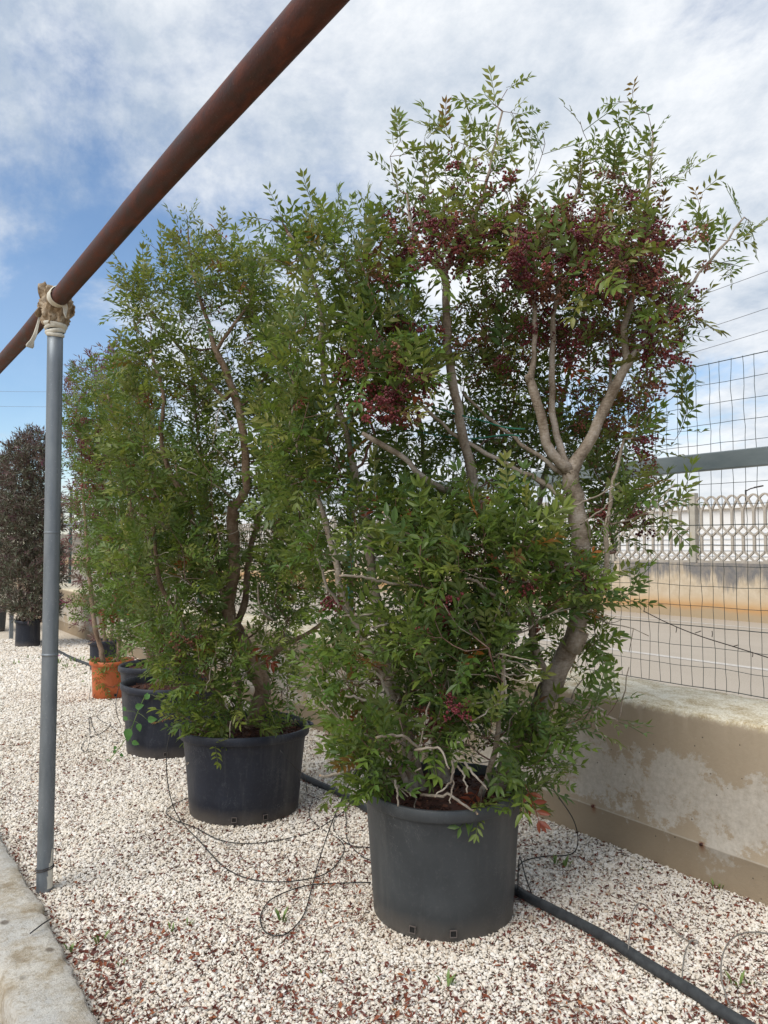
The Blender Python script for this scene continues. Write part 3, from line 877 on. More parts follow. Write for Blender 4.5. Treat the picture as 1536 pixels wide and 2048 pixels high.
    # white tape turns on the post
    for k, (z, ra, rb2) in enumerate(((.000, .0355, .038), (.013, .037, .041), (.027, .040, .046), (.041, .045, .051))):
        pr = [(ra, z), (ra + .004, z + .004), (rb2 + .002, z + .012), (rb2, z + .017)]
        V, F = [], []
        for j in range(40):
            a = 2 * math.pi * j / 40
            for (q, zz) in pr: V.append(((q + .0016 * math.sin(a * 4 + k * 2)) * math.cos(a), (q + .0016 * math.sin(a * 4 + k * 2)) * math.sin(a), zz + .006 * math.sin(a + k * 1.7)))
        for j in range(40):
            for m in range(3): F.append((j * 4 + m, ((j + 1) % 40) * 4 + m, ((j + 1) % 40) * 4 + m + 1, j * 4 + m + 1))
        mesh_obj('tape_turn', V, F, M['tape'], wr, smooth=True)
    # tape turns on the pipe just in front of the post
    for k in range(3):
        y0 = -.09 - k * .016
        V, F = [], []
        for j in range(36):
            a = 2 * math.pi * j / 36
            for m, (q, yy) in enumerate(((.039, 0), (.0425, .004), (.0435, .016), (.0395, .022))):
                V.append((q * math.cos(a) - .01, y0 + yy + .006 * math.sin(a + k), .155 + q * math.sin(a)))
        for j in range(36):
            for m in range(3): F.append((j * 4 + m, ((j + 1) % 36) * 4 + m, ((j + 1) % 36) * 4 + m + 1, j * 4 + m + 1))
        mesh_obj('tape_turn', V, F, M['tape'], wr, smooth=True)

    def ribbon(pts, w, nm, wid):
        p = catmull(pts, .01); V, F = [], []
        for i, q in enumerate(p):
            t = i / (len(p) - 1); ww = np.interp(t, [0, .3, .8, .9, 1], wid)
            d = np.array([r[0], r[1], 0]) * math.cos(t * 1.2) + np.array([-r[1], r[0], 0]) * math.sin(t * 1.2)
            for s in (-1, -.3, .3, 1): V.append(q + d * s * ww / 2 + np.array([r[1], -r[0], 0]) * (-.006) * (1 - abs(s)))
        for i in range(len(p) - 1):
            for k in range(3): F.append((i * 4 + k, i * 4 + k + 1, (i + 1) * 4 + k + 1, (i + 1) * 4 + k))
        o = mesh_obj(nm, V, F, M['tape'], wr, smooth=True)
        s = o.modifiers.new('thick', 'SOLIDIFY'); s.thickness = .004
    ribbon([(-r[0] * .075, -r[1] * .075 - .02, .085), (-r[0] * .085, -r[1] * .085 - .02, .045), (-r[0] * .098, -r[1] * .098 - .03, .0), (-r[0] * .115, -r[1] * .115 - .03, -.035), (-r[0] * .122, -r[1] * .122 - .03, -.055)], 0, 'dangling_strip', [.012, .012, .022, .042, .036])
    ribbon([(r[0] * .01, -.11 + r[1] * .01, .125), (r[0] * .02, -.115, .10), (r[0] * .018, -.118, .08), (r[0] * .022, -.118, .06)], 0, 'loose_end', [.03, .02, .012, .008, .004])


post_pipe()


# ------------------------------------------------------------------ pots
def pot(name, key, mat, label, group=None, holes=(), seed=0, handle=False):
    (cx, cy), rr, rb, h = POTS[key]
    root = empty(name, (cx, cy, 0), label, 'pot', group)
    prof = [(0, .004), (rb * .9, .004), (rb - .008, .0), (rb, .010), (rb + (rr - .022 - rb) * .3, h * .3), (rb + (rr - .022 - rb) * .65, h * .62), (rr - .022, h - .055), (rr - .020, h - .048), (rr - .004, h - .044), (rr, h - .038), (rr - .001, h - .010), (rr - .006, h), (rr - .016, h + .001), (rr - .022, h - .006), (rr - .026, h - .04), (rr - .05, h - .20), (0, h - .20)]
    n = 72; V, F = [], []
    for (q, z) in prof:
        for j in range(n):
            a = 2 * math.pi * j / n
            s = 1 + (.010 * math.sin(2 * a + seed) + .006 * math.sin(3 * a + seed * 2)) * z / h
            V.append((q * s * math.cos(a), q * s * math.sin(a), z + (.006 * math.sin(2 * a + seed * 3) if z > h * .7 else 0)))
    for i in range(len(prof) - 1):
        for j in range(n): F.append((i * n + j, i * n + (j + 1) % n, (i + 1) * n + (j + 1) % n, (i + 1) * n + j))
    body = mesh_obj('pot_body', V, F, mat, root, smooth=True)
    body.data.set_sharp_from_angle(angle=R(38))
    if handle:
        a0 = math.atan2(-RT[1], -RT[0])
        for aa in (a0 - .15, a0 + math.pi + .3):
            pts = [((rr + d) * math.cos(aa + t), (rr + d) * math.sin(aa + t), h + z) for t, d, z in ((-.14, -.005, -.02), (-.10, .018, -.022), (0, .026, -.024), (.10, .018, -.022), (.14, -.005, -.02))]
            tube('grip', catmull(pts, .01), .011, mat, body, 8)
    # soil with bark mulch
    V, F, T = [], [], []
    nr = 9; sr = rr - .028; sz = h - .055
    for i in range(nr):
        for j in range(40):
            a = 2 * math.pi * j / 40; q = sr * (i + .02) / (nr - 1 + .02)
            V.append((q * math.cos(a), q * math.sin(a), sz + .02 * (1 - i / nr) + .016 * fbm(q * math.cos(a) + seed, q * math.sin(a), 0, 9))); T.append(.3)
    for i in range(nr - 1):
        for j in range(40): F.append((i * 40 + j, i * 40 + (j + 1) % 40, (i + 1) * 40 + (j + 1) % 40, (i + 1) * 40 + j))
    F.append(tuple(range(40)))
    soil = mesh_obj('soil', V, F, M['mulch'], root, smooth=True, tint=T)
    V, F, T = [], [], []
    for k in range(420 if key in 'AB' else 120):
        a = random.uniform(0, 6.28); q = sr * math.sqrt(random.random()) * .97; L = random.uniform(.012, .035); W = L * random.uniform(.3, .6)
        m = Matrix.Translation((q * math.cos(a), q * math.sin(a), sz + .018 * (1 - q / sr) + random.uniform(.004, .016))) @ Matrix.Rotation(random.uniform(0, 6.28), 4, 'Z') @ Matrix.Rotation(random.gauss(0, .4), 4, 'X') @ Matrix.Rotation(random.gauss(0, .4), 4, 'Y')
        b = len(V)
        for q4 in ((-L / 2, -W / 2, 0), (L / 2, -W / 3, 0), (L / 2, W / 2, .004), (-L / 2, W / 3, .003)): V.append(tuple(m @ Vector(q4)))
        F.append((b, b + 1, b + 2, b + 3)); T += [random.random()] * 4
    ch = mesh_obj('bark_chips', V, F, M['mulch'], soil, tint=T); tag(ch, kind='stuff')
    s = ch.modifiers.new('thick', 'SOLIDIFY'); s.thickness = .004
    for px in holes:
        # hole on the outer wall facing the direction of that photo column
        base = math.atan2(-cy, -cx)
        a = base + px
        ro = rb + .012
        o = empty_part = link(bpy.data.objects.new('drain_hole', drain_me), root)
        o.location = (ro * math.cos(a), ro * math.sin(a), .042); o.rotation_euler = (0, -.08, a)
    return root


def drain_mesh():
    bm = bmesh.new()
    s, w, d = .012, .003, .005
    for (y, z, sy, sz, x, sx, mi) in ((0, s, 2 * s + w, w, 0, d, 0), (0, -s, 2 * s + w, w, 0, d, 0), (s, 0, w, 2 * s - w, 0, d, 0), (-s, 0, w, 2 * s - w, 0, d, 0), (0, 0, 2 * s - w, 2 * s - w, -.0015, .002, 1)):
        r = bmesh.ops.create_cube(bm, size=1)
        fs = set()
        for v in r['verts']:
            v.co = Vector((v.co.x * sx + x, v.co.y * sy + y, v.co.z * sz + z))
            fs.update(v.link_faces)
        for f in fs: f.material_index = mi
    me = bpy.data.meshes.new('drain_hole'); bm.to_mesh(me); bm.free()
    me.materials.append(M['drainrim']); me.materials.append(M['drain']); return me


drain_me = drain_mesh()
pot('plant_pot', 'A', M['pot_grey'], 'large dark grey plastic pot holding the big berried shrub', None, (-.40, .13), 1)
pot('plant_pot', 'B', M['pot_black'], 'wide blue black plastic pot with rim grips in front of trailing green vine pot', None, (-.17, .36), 2, True)
pot('plant_pot', 'C', M['pot_black'], 'black plastic pot with a green vine trailing down its side', None, (-.1,), 3)
pot('plant_pot', 'C2', M['pot_black'], 'black plastic pot mostly hidden behind the pot with the vine', None, (), 4)
pot('plant_pot', 'D', M['pot_terracotta'], 'terracotta orange plastic pot among black pots', None, (.2,), 5)
pot('plant_pot', 'G', M['pot_black'], 'small black pot hidden behind the orange pot', None, (), 6)
pot('plant_pot', 'F', M['pot_black'], 'small black pot under the dark purple column shrub behind the steel post', None, (), 7)
pot('plant_pot', 'Hh', M['pot_grey'], 'grey pot beyond the small black pot at the end of the row', None, (), 8)
box('marker_post', ground(22, 1278) + np.array([0, 0, .2]), (.06, .06, .42), M['galv'], None, .006)
tag(bpy.data.objects['marker_post'], 'short grey post beside the small black pot', 'post')


# ------------------------------------------------------------------ leaves
def leaflet(L, W, full=True, fold=.18, droop=.12):
    if full:
        v = [(0, 0, 0), (.36 * L, W * .5, fold * W), (.36 * L, 0, 0), (.36 * L, -W * .5, fold * W), (.72 * L, W * .36, fold * W * .7 - droop * L * .4), (.72 * L, 0, -droop * L * .4), (.72 * L, -W * .36, fold * W * .7 - droop * L * .4), (L, 0, -droop * L)]
        f = [(0, 2, 1), (0, 3, 2), (1, 2, 5), (1, 5, 4), (2, 3, 6), (2, 6, 5), (4, 5, 7), (5, 6, 7)]
    else:
        v = [(0, 0, 0), (.45 * L, W * .5, fold * W), (.45 * L, 0, 0), (.45 * L, -W * .5, fold * W), (L, 0, -droop * L)]
        f = [(0, 2, 1), (0, 3, 2), (1, 2, 4), (2, 3, 4)]
    return np.array(v, float), np.array(f)


def rotm(ax, a):
    return np.array(Matrix.Rotation(a, 3, ax))


def compound(seed, full=True, pairs=None):
    r = random.Random(seed)
    n = pairs or r.choice((3, 4, 4, 5))
    Lr = .022 * n + .022
    V, F, b = [], [], 0
    curl = r.uniform(-.25, .15); side = r.uniform(-.12, .12)

    def rach(s): return np.array([s, side * s * s / Lr, curl * s * s / Lr])
    for i in range(n):
        s = .028 + (Lr - .030) * i / max(1, n - 1)
        for sg in (1, -1):
            if r.random() < .04: continue
            L = r.uniform(.036, .050) * (1 - .12 * abs(i - n * .5) / n); W = L * r.uniform(.30, .40)
            v, f = leaflet(L, W, full, r.uniform(.1, .3), r.uniform(.0, .28))
            ang = R(r.uniform(42, 66)) if i < n - 1 else R(r.uniform(22, 45))
            m = rotm('Z', sg * ang) @ rotm('Y', -r.uniform(-.15, .35)) @ rotm('X', sg * r.uniform(-.5, .25))
            V.append(v @ m.T + rach(s) + [0, sg * .001, 0]); F.append(f + b); b += len(v)
    if r.random() < .5:
        v, f = leaflet(.040, .014, full, .2, .1); V.append(v @ rotm('Z', r.uniform(-.2, .2)).T + rach(Lr)); F.append(f + b); b += len(v)
    # rachis as a thin three sided stalk
    ns = 4 if full else 3
    for i in range(ns):
        c = rach(Lr * i / (ns - 1)); w = .0012
        V.append(np.array([c + [0, w, 0], c + [0, -w, 0], c + [0, 0, -w * 1.5]])); 
    for i in range(ns - 1):
        for k in range(3):
            a0, a1 = b + i * 3 + k, b + i * 3 + (k + 1) % 3
            F.append(np.array([(a0, a1, a1 + 3), (a0, a1 + 3, a0 + 3)]))
    return np.vstack(V), np.vstack(F)


def sprig(seed):
    """a short shoot of simple lance shaped leaves"""
    r = random.Random(seed); V, F, b = [], [], 0
    for i in range(8):
        L = r.uniform(.045, .075); W = L * .22
        v, f = leaflet(L, W, False, .2, r.uniform(-.1, .25))
        m = rotm('X', i * 2.4 + r.uniform(-.3, .3)) @ rotm('Y', -R(r.uniform(25, 65)))
        V.append(v @ m.T + [.012 * i, 0, 0]); F.append(f + b); b += len(v)
    return np.vstack(V), np.vstack(F)


COMP = [compound(100 + i) for i in range(14)]
COMP_LO = [compound(200 + i, False) for i in range(10)]
SPRIG = [sprig(300 + i) for i in range(8)]
def leaf_data(nm, vf, mat):
    me = bpy.data.meshes.new(nm); me.from_pydata([tuple(map(float, v)) for v in vf[0]], [], [tuple(map(int, f)) for f in vf[1]]); me.materials.append(mat); me.update(); return me
COMP_ME = [leaf_data('leaf', c, M['leaf_object']) for c in COMP]


def berry_mesh(seed):
    r = random.Random(seed); V, F, MI, b = [], [], [], 0
    bm = bmesh.new(); bmesh.ops.create_icosphere(bm, subdivisions=1, radius=1)
    iv = np.array([v.co[:] for v in bm.verts]); fi = np.array([[v.index for v in f.verts] for f in bm.faces]); bm.free()
    for s in range(r.randint(5, 8)):
        a = r.uniform(0, 6.28); tip = np.array([r.uniform(.03, .085), .042 * math.cos(a), .042 * math.sin(a)])
        st = np.array([r.uniform(0, .02), 0, 0])
        for k in range(r.randint(5, 8)):
            t = r.uniform(.3, 1); q = st + (tip - st) * t + np.array([r.gauss(0, .006), r.gauss(0, .006), r.gauss(0, .006)])
            V.append(iv * r.uniform(.0034, .0054) + q); F.append(fi + b); MI += [0] * len(fi); b += len(iv)
        tv, tq, tc = tube_data([st, (st + tip) / 2 + [0, 0, -.003], tip], .0010, 3, False)
        V.append(tv); tri = np.vstack([tq[:, :3], tq[:, [0, 2, 3]]]); F.append(tri + b); MI += [1] * len(tri); b += len(tv)
    me = bpy.data.meshes.new('berry_cluster'); V = np.vstack(V); F = np.vstack(F)
    me.from_pydata([tuple(map(float, v)) for v in V], [], [tuple(map(int, f)) for f in F]); me.materials.append(M['berry']); me.materials.append(M['twig'])
    me.polygons.foreach_set('material_index', MI); me.polygons.foreach_set('use_smooth', [m == 0 for m in MI]); me.update(); return me


OCT = np.array([(1, 0, 0), (-1, 0, 0), (0, 1, 0), (0, -1, 0), (0, 0, 1), (0, 0, -1)], float)
OCTF = np.array([(0, 2, 4), (2, 1, 4), (1, 3, 4), (3, 0, 4), (2, 0, 5), (1, 2, 5), (3, 1, 5), (0, 3, 5)])
BERRY = [berry_mesh(500 + i) for i in range(8)]


# ------------------------------------------------------------------ shrubs
class Tree:
    def __init__(s):
        s.pos = []; s.par = []; s.plen = []; s.minr = []; s.guide = []
    def limb(s, pts, r0, r1, root=False):
        p = catmull(pts, .045)
        if root: par = -1; pl = 0
        else:
            q = np.array(s.pos); par = int(np.argmin(((q - p[0]) ** 2).sum(1))); pl = s.plen[par]
        for i, c in enumerate(p):
            if i == 0 and not root and np.linalg.norm(np.array(s.pos[par]) - c) < .02: continue
            if par >= 0: pl += np.linalg.norm(c - np.array(s.pos[par]))
            t = i / (len(p) - 1)
            s.pos.append(c + (rng.normal(0, .003, 3) if 0 < i else 0)); s.par.append(par); s.plen.append(pl); s.minr.append(r0 + (r1 - r0) * t); s.guide.append(True); par = len(s.pos) - 1
    def grow(s, att, alpha=.22, maxplen=99):
        att = np.array(att); n = len(att)
        best = np.full(n, 1e9); bi = np.zeros(n, int)

        def upd(i0):
            q = np.array(s.pos[i0:]); pl = np.array(s.plen[i0:])
            for k in range(0, n, 400):
                d = np.sqrt(((att[k:k + 400, None, :] - q[None]) ** 2).sum(2))
                down = np.clip(q[None, :, 2] - att[k:k + 400, None, 2], 0, 1)
                c = d + alpha * pl[None] + .5 * down
                j = c.argmin(1); m = c[np.arange(len(j)), j]
                w = m < best[k:k + 400]
                best[k:k + 400][w] = m[w]; bi[k:k + 400][w] = j[w] + i0
        upd(0)
        todo = np.ones(n, bool)
        dist = None
        for _ in range(n):
            c = np.where(todo, best, 1e9); k = int(c.argmin()); todo[k] = False
            a = att[k]; b = int(bi[k]); p0 = np.array(s.pos[b]); d = np.linalg.norm(a - p0)
            if d < .03: continue
            pp = s.par[b]; t0 = p0 - np.array(s.pos[pp]) if pp >= 0 else np.array([0, 0, 1.0]); t0 = t0 / (np.linalg.norm(t0) + 1e-9)
            dirn = (a - p0) / d
            c1 = p0 + (t0 * .25 + dirn * .55) * d * .35 + rng.normal(0, .03, 3) * d
            c2 = a - (dirn * .5 + np.array([0, 0, .45])) * d * .33 + rng.normal(0, .04, 3) * d
            m = max(2, int(d / .045)); par = b; i0 = len(s.pos); pl = s.plen[b]
            for i in range(1, m + 1):
                t = i / m; q = (1 - t) ** 3 * p0 + 3 * (1 - t) ** 2 * t * c1 + 3 * (1 - t) * t * t * c2 + t ** 3 * a
                pl += np.linalg.norm(q - np.array(s.pos[par]))
                s.pos.append(q); s.par.append(par); s.plen.append(pl); s.minr.append(0); s.guide.append(False); par = len(s.pos) - 1
            upd(i0)
    def finish(s, tip=.0014, ex=2.3):
        n = len(s.pos); s.pos = np.array(s.pos); s.par = np.array(s.par)
        kids = [[] for _ in range(n)]
        for i, p in enumerate(s.par):
            if p >= 0: kids[p].append(i)
        s.kids = kids; r = np.zeros(n); dt = np.zeros(n)
        for i in range(n - 1, -1, -1):
            if not kids[i]: r[i] = max(tip, s.minr[i] * .8)
            else:
                r[i] = max((sum(r[k] ** ex for k in kids[i])) ** (1 / ex), s.minr[i])
                dt[i] = min(dt[k] + np.linalg.norm(s.pos[k] - s.pos[i]) for k in kids[i])
        g = np.array(s.guide); mr = np.array(s.minr)
        r = np.where(g, np.minimum(r, mr * 1.25 + .001), r)
        for i in range(n):
            p = s.par[i]
            if p >= 0: r[i] = min(r[i], r[p])
        s.r = r; s.dtip = dt
    def chains(s):
        out = []
        st = [i for i in range(len(s.par)) if s.par[i] < 0]
        stack = [(i, -1) for i in st]
        while stack:
            i, p = stack.pop(); ch = [p, i] if p >= 0 else [i]
            while s.kids[i]:
                ks = sorted(s.kids[i], key=lambda k: -s.r[k] - (.5 if s.guide[k] else 0))
                for k in ks[1:]: stack.append((k, i))
                i = ks[0]; ch.append(i)
            if len(ch) > 1: out.append(ch)
        return out


def frames(d, up):
    x = d / (np.linalg.norm(d, axis=1)[:, None] + 1e-9)
    z = up - x * (up * x).sum(1)[:, None]; z /= np.linalg.norm(z, axis=1)[:, None] + 1e-9
    y = np.cross(z, x)
    return np.stack([x, y, z], 2)     # columns


def shrub(name, base, label, limbs, blobs, depth, natt, mats_, group=None, clear=(), tips=(), mind=.075, lo=False, nleaf=(1, 2), nind=300, tint=(.05, .40), young=.25,
          leafscale=1.0, leaf_set=None, berries=(), nberry=0, alpha=.22, thick=.5, dead=(), reach=.36, special=0.02, leafprob=1.0, thin=(), bronze=0.0, twiggy=0, seed=1):
    global rng
    rng = np.random.default_rng(seed); random.seed(seed)
    root = empty(name, base, label, 'shrub', group)
    base = np.array(base)
    T = Tree()
    for (pts, r0, r1, isroot) in limbs:
        T.limb([P(x, y, depth + dd) for (x, y, dd) in pts], r0, r1, isroot)
    att = []
    ws = np.array([b[2] * b[3] * (b[6] if len(b) > 6 else 1) for b in blobs], float); ws /= ws.sum()
    tries = 0
    A = np.zeros((0, 3))
    while len(att) < natt and tries < natt * 25:
        tries += 1
        b = blobs[rng.choice(len(blobs), p=ws)]
        v = rng.normal(0, 1, 3); v /= np.linalg.norm(v); v *= rng.random() ** .42
        x, y = b[0] + v[0] * b[2] * .93, b[1] + v[1] * b[3] * .95
        dd = b[4] + v[2] * b[5]
        bad = False
        for (x0, y0, x1, y1, dmin) in clear:
            if x0 < x < x1 and y0 < y < y1 and dd < dmin: bad = True; break
        if bad: continue
        p = P(x, y, depth + dd)
        if p[2] < (.10 if b[4] < -.19 else .30) or p[0] > WX + 1.2: continue
        if p[0] > WX - .05 and p[2] < .85: continue
        wt = b[6] if len(b) > 6 else 1
        md = mind * (1 if wt >= .6 else 1.0 + 1.3 * (.6 - wt) / .4)
        if len(att) and ((np.array(att) - p) ** 2).sum(1).min() < md ** 2: continue
        att.append(p)
    for t in tips:
        p = P(t[0], t[1], depth + t[2]); att.append(p)
    T.grow(att, alpha); T.finish()
    # wood
    ch = T.chains()
    tv, tq, off_ = [], [], 0
    nbr = 0
    for c in ch:
        r = T.r[c].copy(); p = T.pos[c]
        if T.par[c[0]] >= 0 or len(c) < 2: pass
        r0 = r[1]
        if T.par[c[0]] >= 0 or True: r[0] = min(r[0], r0 * 1.15) if (T.par[c[1]] == c[0] and T.kids[c[0]][0] != c[1]) else r[0]
        isroot = T.par[c[0]] < 0
        if r0 > .0065 and nbr < 60:
            k = min(len(c), max(3, int((r > .0028).sum()))); nbr += 1
            rr = r[:k] * (1 + .16 * np.array([fbm(*q, 16) for q in p[:k]]) + .10 * np.maximum(0, rng.normal(0, 1, k) - .9))
            V, Q, cp = tube_data(p[:k], rr, 10 if r0 > .012 else 7)
            np_mesh('trunk' if isroot else 'branch', V - base, [Q, cp], mats_['bark'], root, smooth=True)
            p, r = p[k - 1:], r[k - 1:]
            if len(p) < 2: continue
        V, Q, cp = tube_data(p, r, 4, False); tv.append(V); tq.append(Q + off_); off_ += len(V)
    if tv:
        tag(np_mesh('twigs', np.vstack(tv) - base, [np.vstack(tq)], mats_['twig'], root, smooth=True), kind='stuff')
    # bleached dead stubs with a saw cut
    for (pts, r) in dead:
        pts = [(x, y, dd - .08) for (x, y, dd) in pts]
        r *= .72
        k_ = np.array([P(x, y, depth + dd) for (x, y, dd) in pts]); u_ = np.linspace(0, len(k_) - 1, 4 * len(k_)); pp = np.stack([np.interp(u_, np.arange(len(k_)), k_[:, j]) for j in range(3)], 1) * .75
        pp += catmull(k_, 9)[[0] * len(pp)] * 0 + np.stack([np.interp(np.linspace(0, 1, len(pp)), np.linspace(0, 1, len(catmull(k_, .02))), catmull(k_, .02)[:, j]) for j in range(3)], 1) * .25
        pp = pp + rng.normal(0, .0026, pp.shape)
        o = tube('dead_twig', pp - base, np.linspace(r, r * .62, len(pp)) * rng.uniform(.88, 1.12, len(pp)), M['dead_wood'], root, 7)
        e = pp[-1] + (pp[-1] - pp[-2]) * .03
        tube('cut_end', np.array([pp[-1] - (pp[-1] - pp[-2]) * .05, e]) - base, r * .60, M['cut'], o, 7)
    # bare pale twigs poking out of the lower crown
    if twiggy:
        vis = np.where((T.r > .003) & (T.r < .014) & (T.pos[:, 2] < 1.6) & (T.pos @ FW < depth + .15))[0]
        for i in rng.choice(vis, min(twiggy, len(vis)), replace=False):
            d = (CAM - T.pos[i]); d[2] = 0; d /= np.linalg.norm(d)
            d = d * rng.uniform(.2, 1) + RT * rng.normal(0, .8) + np.array([0, 0, rng.normal(.15, .5)]); d /= np.linalg.norm(d)
            L_ = rng.uniform(.10, .30); m = 6
            pp = T.pos[i] + d * L_ * np.linspace(0, 1, m)[:, None] + np.cumsum(rng.normal(0, .008, (m, 3)), 0); pp[0] = T.pos[i]
            r_ = rng.uniform(.0022, .0048)
            tube('dead_twig', pp - base, np.linspace(r_, r_ * .6, m), M['dead_wood'], root, 5)
            if rng.random() < .5:
                j = rng.integers(2, m - 1); e = d + rng.normal(0, .6, 3); e /= np.linalg.norm(e)
                q = pp[j] + e * L_ * .35 * np.linspace(0, 1, 3)[:, None]
                tube('dead_twig', q - base, np.linspace(r_ * .7, r_ * .45, 3), M['dead_wood'], root, 5)
    # leaves
    n = len(T.pos)
    tang = np.zeros((n, 3)); k = T.par >= 0; tang[k] = T.pos[k] - T.pos[T.par[k]]; tang /= np.linalg.norm(tang, axis=1)[:, None] + 1e-9
    cand = np.where((T.dtip < reach) & (T.r < .0062))[0]
    LP, LD, LT = [], [], []
    zmax = T.pos[:, 2].max()
    npx, npy, _ = project(T.pos)
    thf = np.ones(n)
    for (x, y, rx, ry, f_) in thin: thf = np.where(((npx - x) / rx) ** 2 + ((npy - y) / ry) ** 2 < 1, np.minimum(thf, f_), thf)
    for i in cand:
        tipn = not T.kids[i]
        cnt = 3 if tipn else int(rng.integers(nleaf[0], nleaf[1] + 1))
        pr = (1 - .55 * T.dtip[i] / reach) * leafprob * thf[i]
        for _ in range(cnt):
            if rng.random() > pr: continue
            q = rng.normal(0, 1, 3); q -= tang[i] * (q @ tang[i]); q /= np.linalg.norm(q) + 1e-9
            d = tang[i] * (rng.uniform(.6, 1.4) if tipn else rng.uniform(.3, .9)) + q * .9 + np.array([0, 0, .12])
            LP.append(T.pos[i] + rng.normal(0, .006, 3)); LD.append(d)
            yg = np.clip(1 - T.dtip[i] / .12, 0, 1) * np.clip((T.pos[i][2] - .5) / (zmax - .5), .25, 1)
            t = rng.uniform(*tint) * .9 + young * yg * rng.uniform(.3, 1)
            t = min(t, .52)
            if thf[i] < .7 and rng.random() < bronze: t = rng.uniform(.50, .60)
            if rng.random() < special: t = rng.uniform(.6, 1)
            LT.append(t)
    LP, LD, LT = np.array(LP), np.array(LD), np.array(LT)
    N = len(LP)
    fr = frames(LD, np.array([0, 0, 1.0]) + rng.normal(0, .55, (N, 3)) + (CAM - LP) * .06)
    sc = rng.uniform(.58, 1.2, N) * leafscale
    sets = leaf_set or (COMP_LO if lo else COMP)
    idx = rng.integers(0, len(sets), N)
    if sets is COMP:
        sets = COMP + COMP_LO
        back = np.linalg.norm(LP - CAM, axis=1); back = back > np.quantile(back, .40)
        idx = np.where(back, len(COMP) + rng.integers(0, len(COMP_LO), N), idx)
    ind = np.zeros(N, bool)
    if nind:
        px, py, _ = project(LP)
        dist = np.linalg.norm(LP - CAM, axis=1) + np.where((px < 0) | (px > 1536) | (py < 0), 99, 0)
        ind[np.argsort(dist)[:nind]] = True
        for i in np.where(ind)[0]:
            o = link(bpy.data.objects.new('leaf', COMP_ME[idx[i] % len(COMP_ME)]), root)
            o.matrix_local = Matrix(np.vstack([np.hstack([fr[i] * sc[i], (LP[i] - base)[:, None]]), [0, 0, 0, 1]]).tolist())
            o.color = (LT[i], 0, 0, 1)
    V, F, TT, b = [], [], [], 0
    for s_ in range(len(sets)):
        I = np.where((idx == s_) & ~ind)[0]
        if not len(I): continue
        v, f = sets[s_]
        w = np.einsum('nij,vj->nvi', fr[I] * sc[I, None, None], v) + LP[I][:, None, :]
        V.append(w.reshape(-1, 3)); F.append((f[None] + (np.arange(len(I)) * len(v))[:, None, None]).reshape(-1, 3) + b)
        TT.append(np.repeat(LT[I], len(v)) + np.tile(rng.uniform(-.02, .02, len(v)), len(I))); b += len(I) * len(v)
    tag(np_mesh('foliage', np.vstack(V) - base, [np.vstack(F)], mats_['leaf'], root, tint=np.clip(np.concatenate(TT), 0, 1)), kind='stuff')
    # berries
    nb = 0
    if nberry:
        px, py, _ = project(T.pos)
        w = np.zeros(n)
        for (x, y, rx, ry, wt) in berries: w += wt * (((px - x) / rx) ** 2 + ((py - y) / ry) ** 2 < 1)
        w *= (T.r < .006) & (T.dtip < .22)
        # clusters sit mostly on the side towards the open
        w *= np.exp(-(np.linalg.norm(T.pos - CAM, axis=1) - depth) * .8)
        m = min(nberry, int((w > 0).sum()))
        sel = rng.choice(n, m, replace=False, p=w / w.sum())
        sel = sel[np.argsort(np.linalg.norm(T.pos[sel] - CAM, axis=1))]
        bv, bf, bo = [], [], 0
        for i in sel:
            q = rng.normal(0, 1, 3); q[2] -= .25; q /= np.linalg.norm(q)
            f_ = frames(q[None], rng.normal(0, 1, (1, 3)))[0] * rng.uniform(.85, 1.3)
            if nb < 300:
                o = link(bpy.data.objects.new('berry_cluster', BERRY[nb % len(BERRY)]), root)
                o.matrix_local = Matrix(np.vstack([np.hstack([f_, (T.pos[i] - base)[:, None]]), [0, 0, 0, 1]]).tolist())
                if nb % 3 == 0: o.scale = o.scale * 1.25
            else:       # the clusters deep inside the crown
                c = rng.normal(0, 1, (34, 3)) * [.018, .016, .016] + [.04, 0, 0]
                v = (c[:, None, :] + OCT[None] * rng.uniform(.0040, .0062, 34)[:, None, None]).reshape(-1, 3)
                bv.append(v @ f_.T + T.pos[i]); bf.append((OCTF[None] + (np.arange(34) * 6)[:, None, None]).reshape(-1, 3) + bo); bo += len(v)
            nb += 1
        if bv: tag(np_mesh('inner_berries', np.vstack(bv) - base, [np.vstack(bf)], M['berry'], root, smooth=True), kind='stuff')
    print(name, 'att', len(att), 'nodes', n, 'leaves', N, 'tris', sum(len(f) for f in F), 'berries', nb, 'limbs', nbr)
    return root, T


GM = dict(bark=M['bark'], twig=M['twig'], leaf=M['leaf'])
GMW = dict(bark=M['bark_warm'], twig=M['twig'], leaf=M['leaf'])


def soil_pt(key):
    c, rr, rb, h = POTS[key]; return (c[0], c[1], h - .06)


def dep(key):
    c = POTS[key][0]; return float(c[0] * FW[0] + c[1] * FW[1])


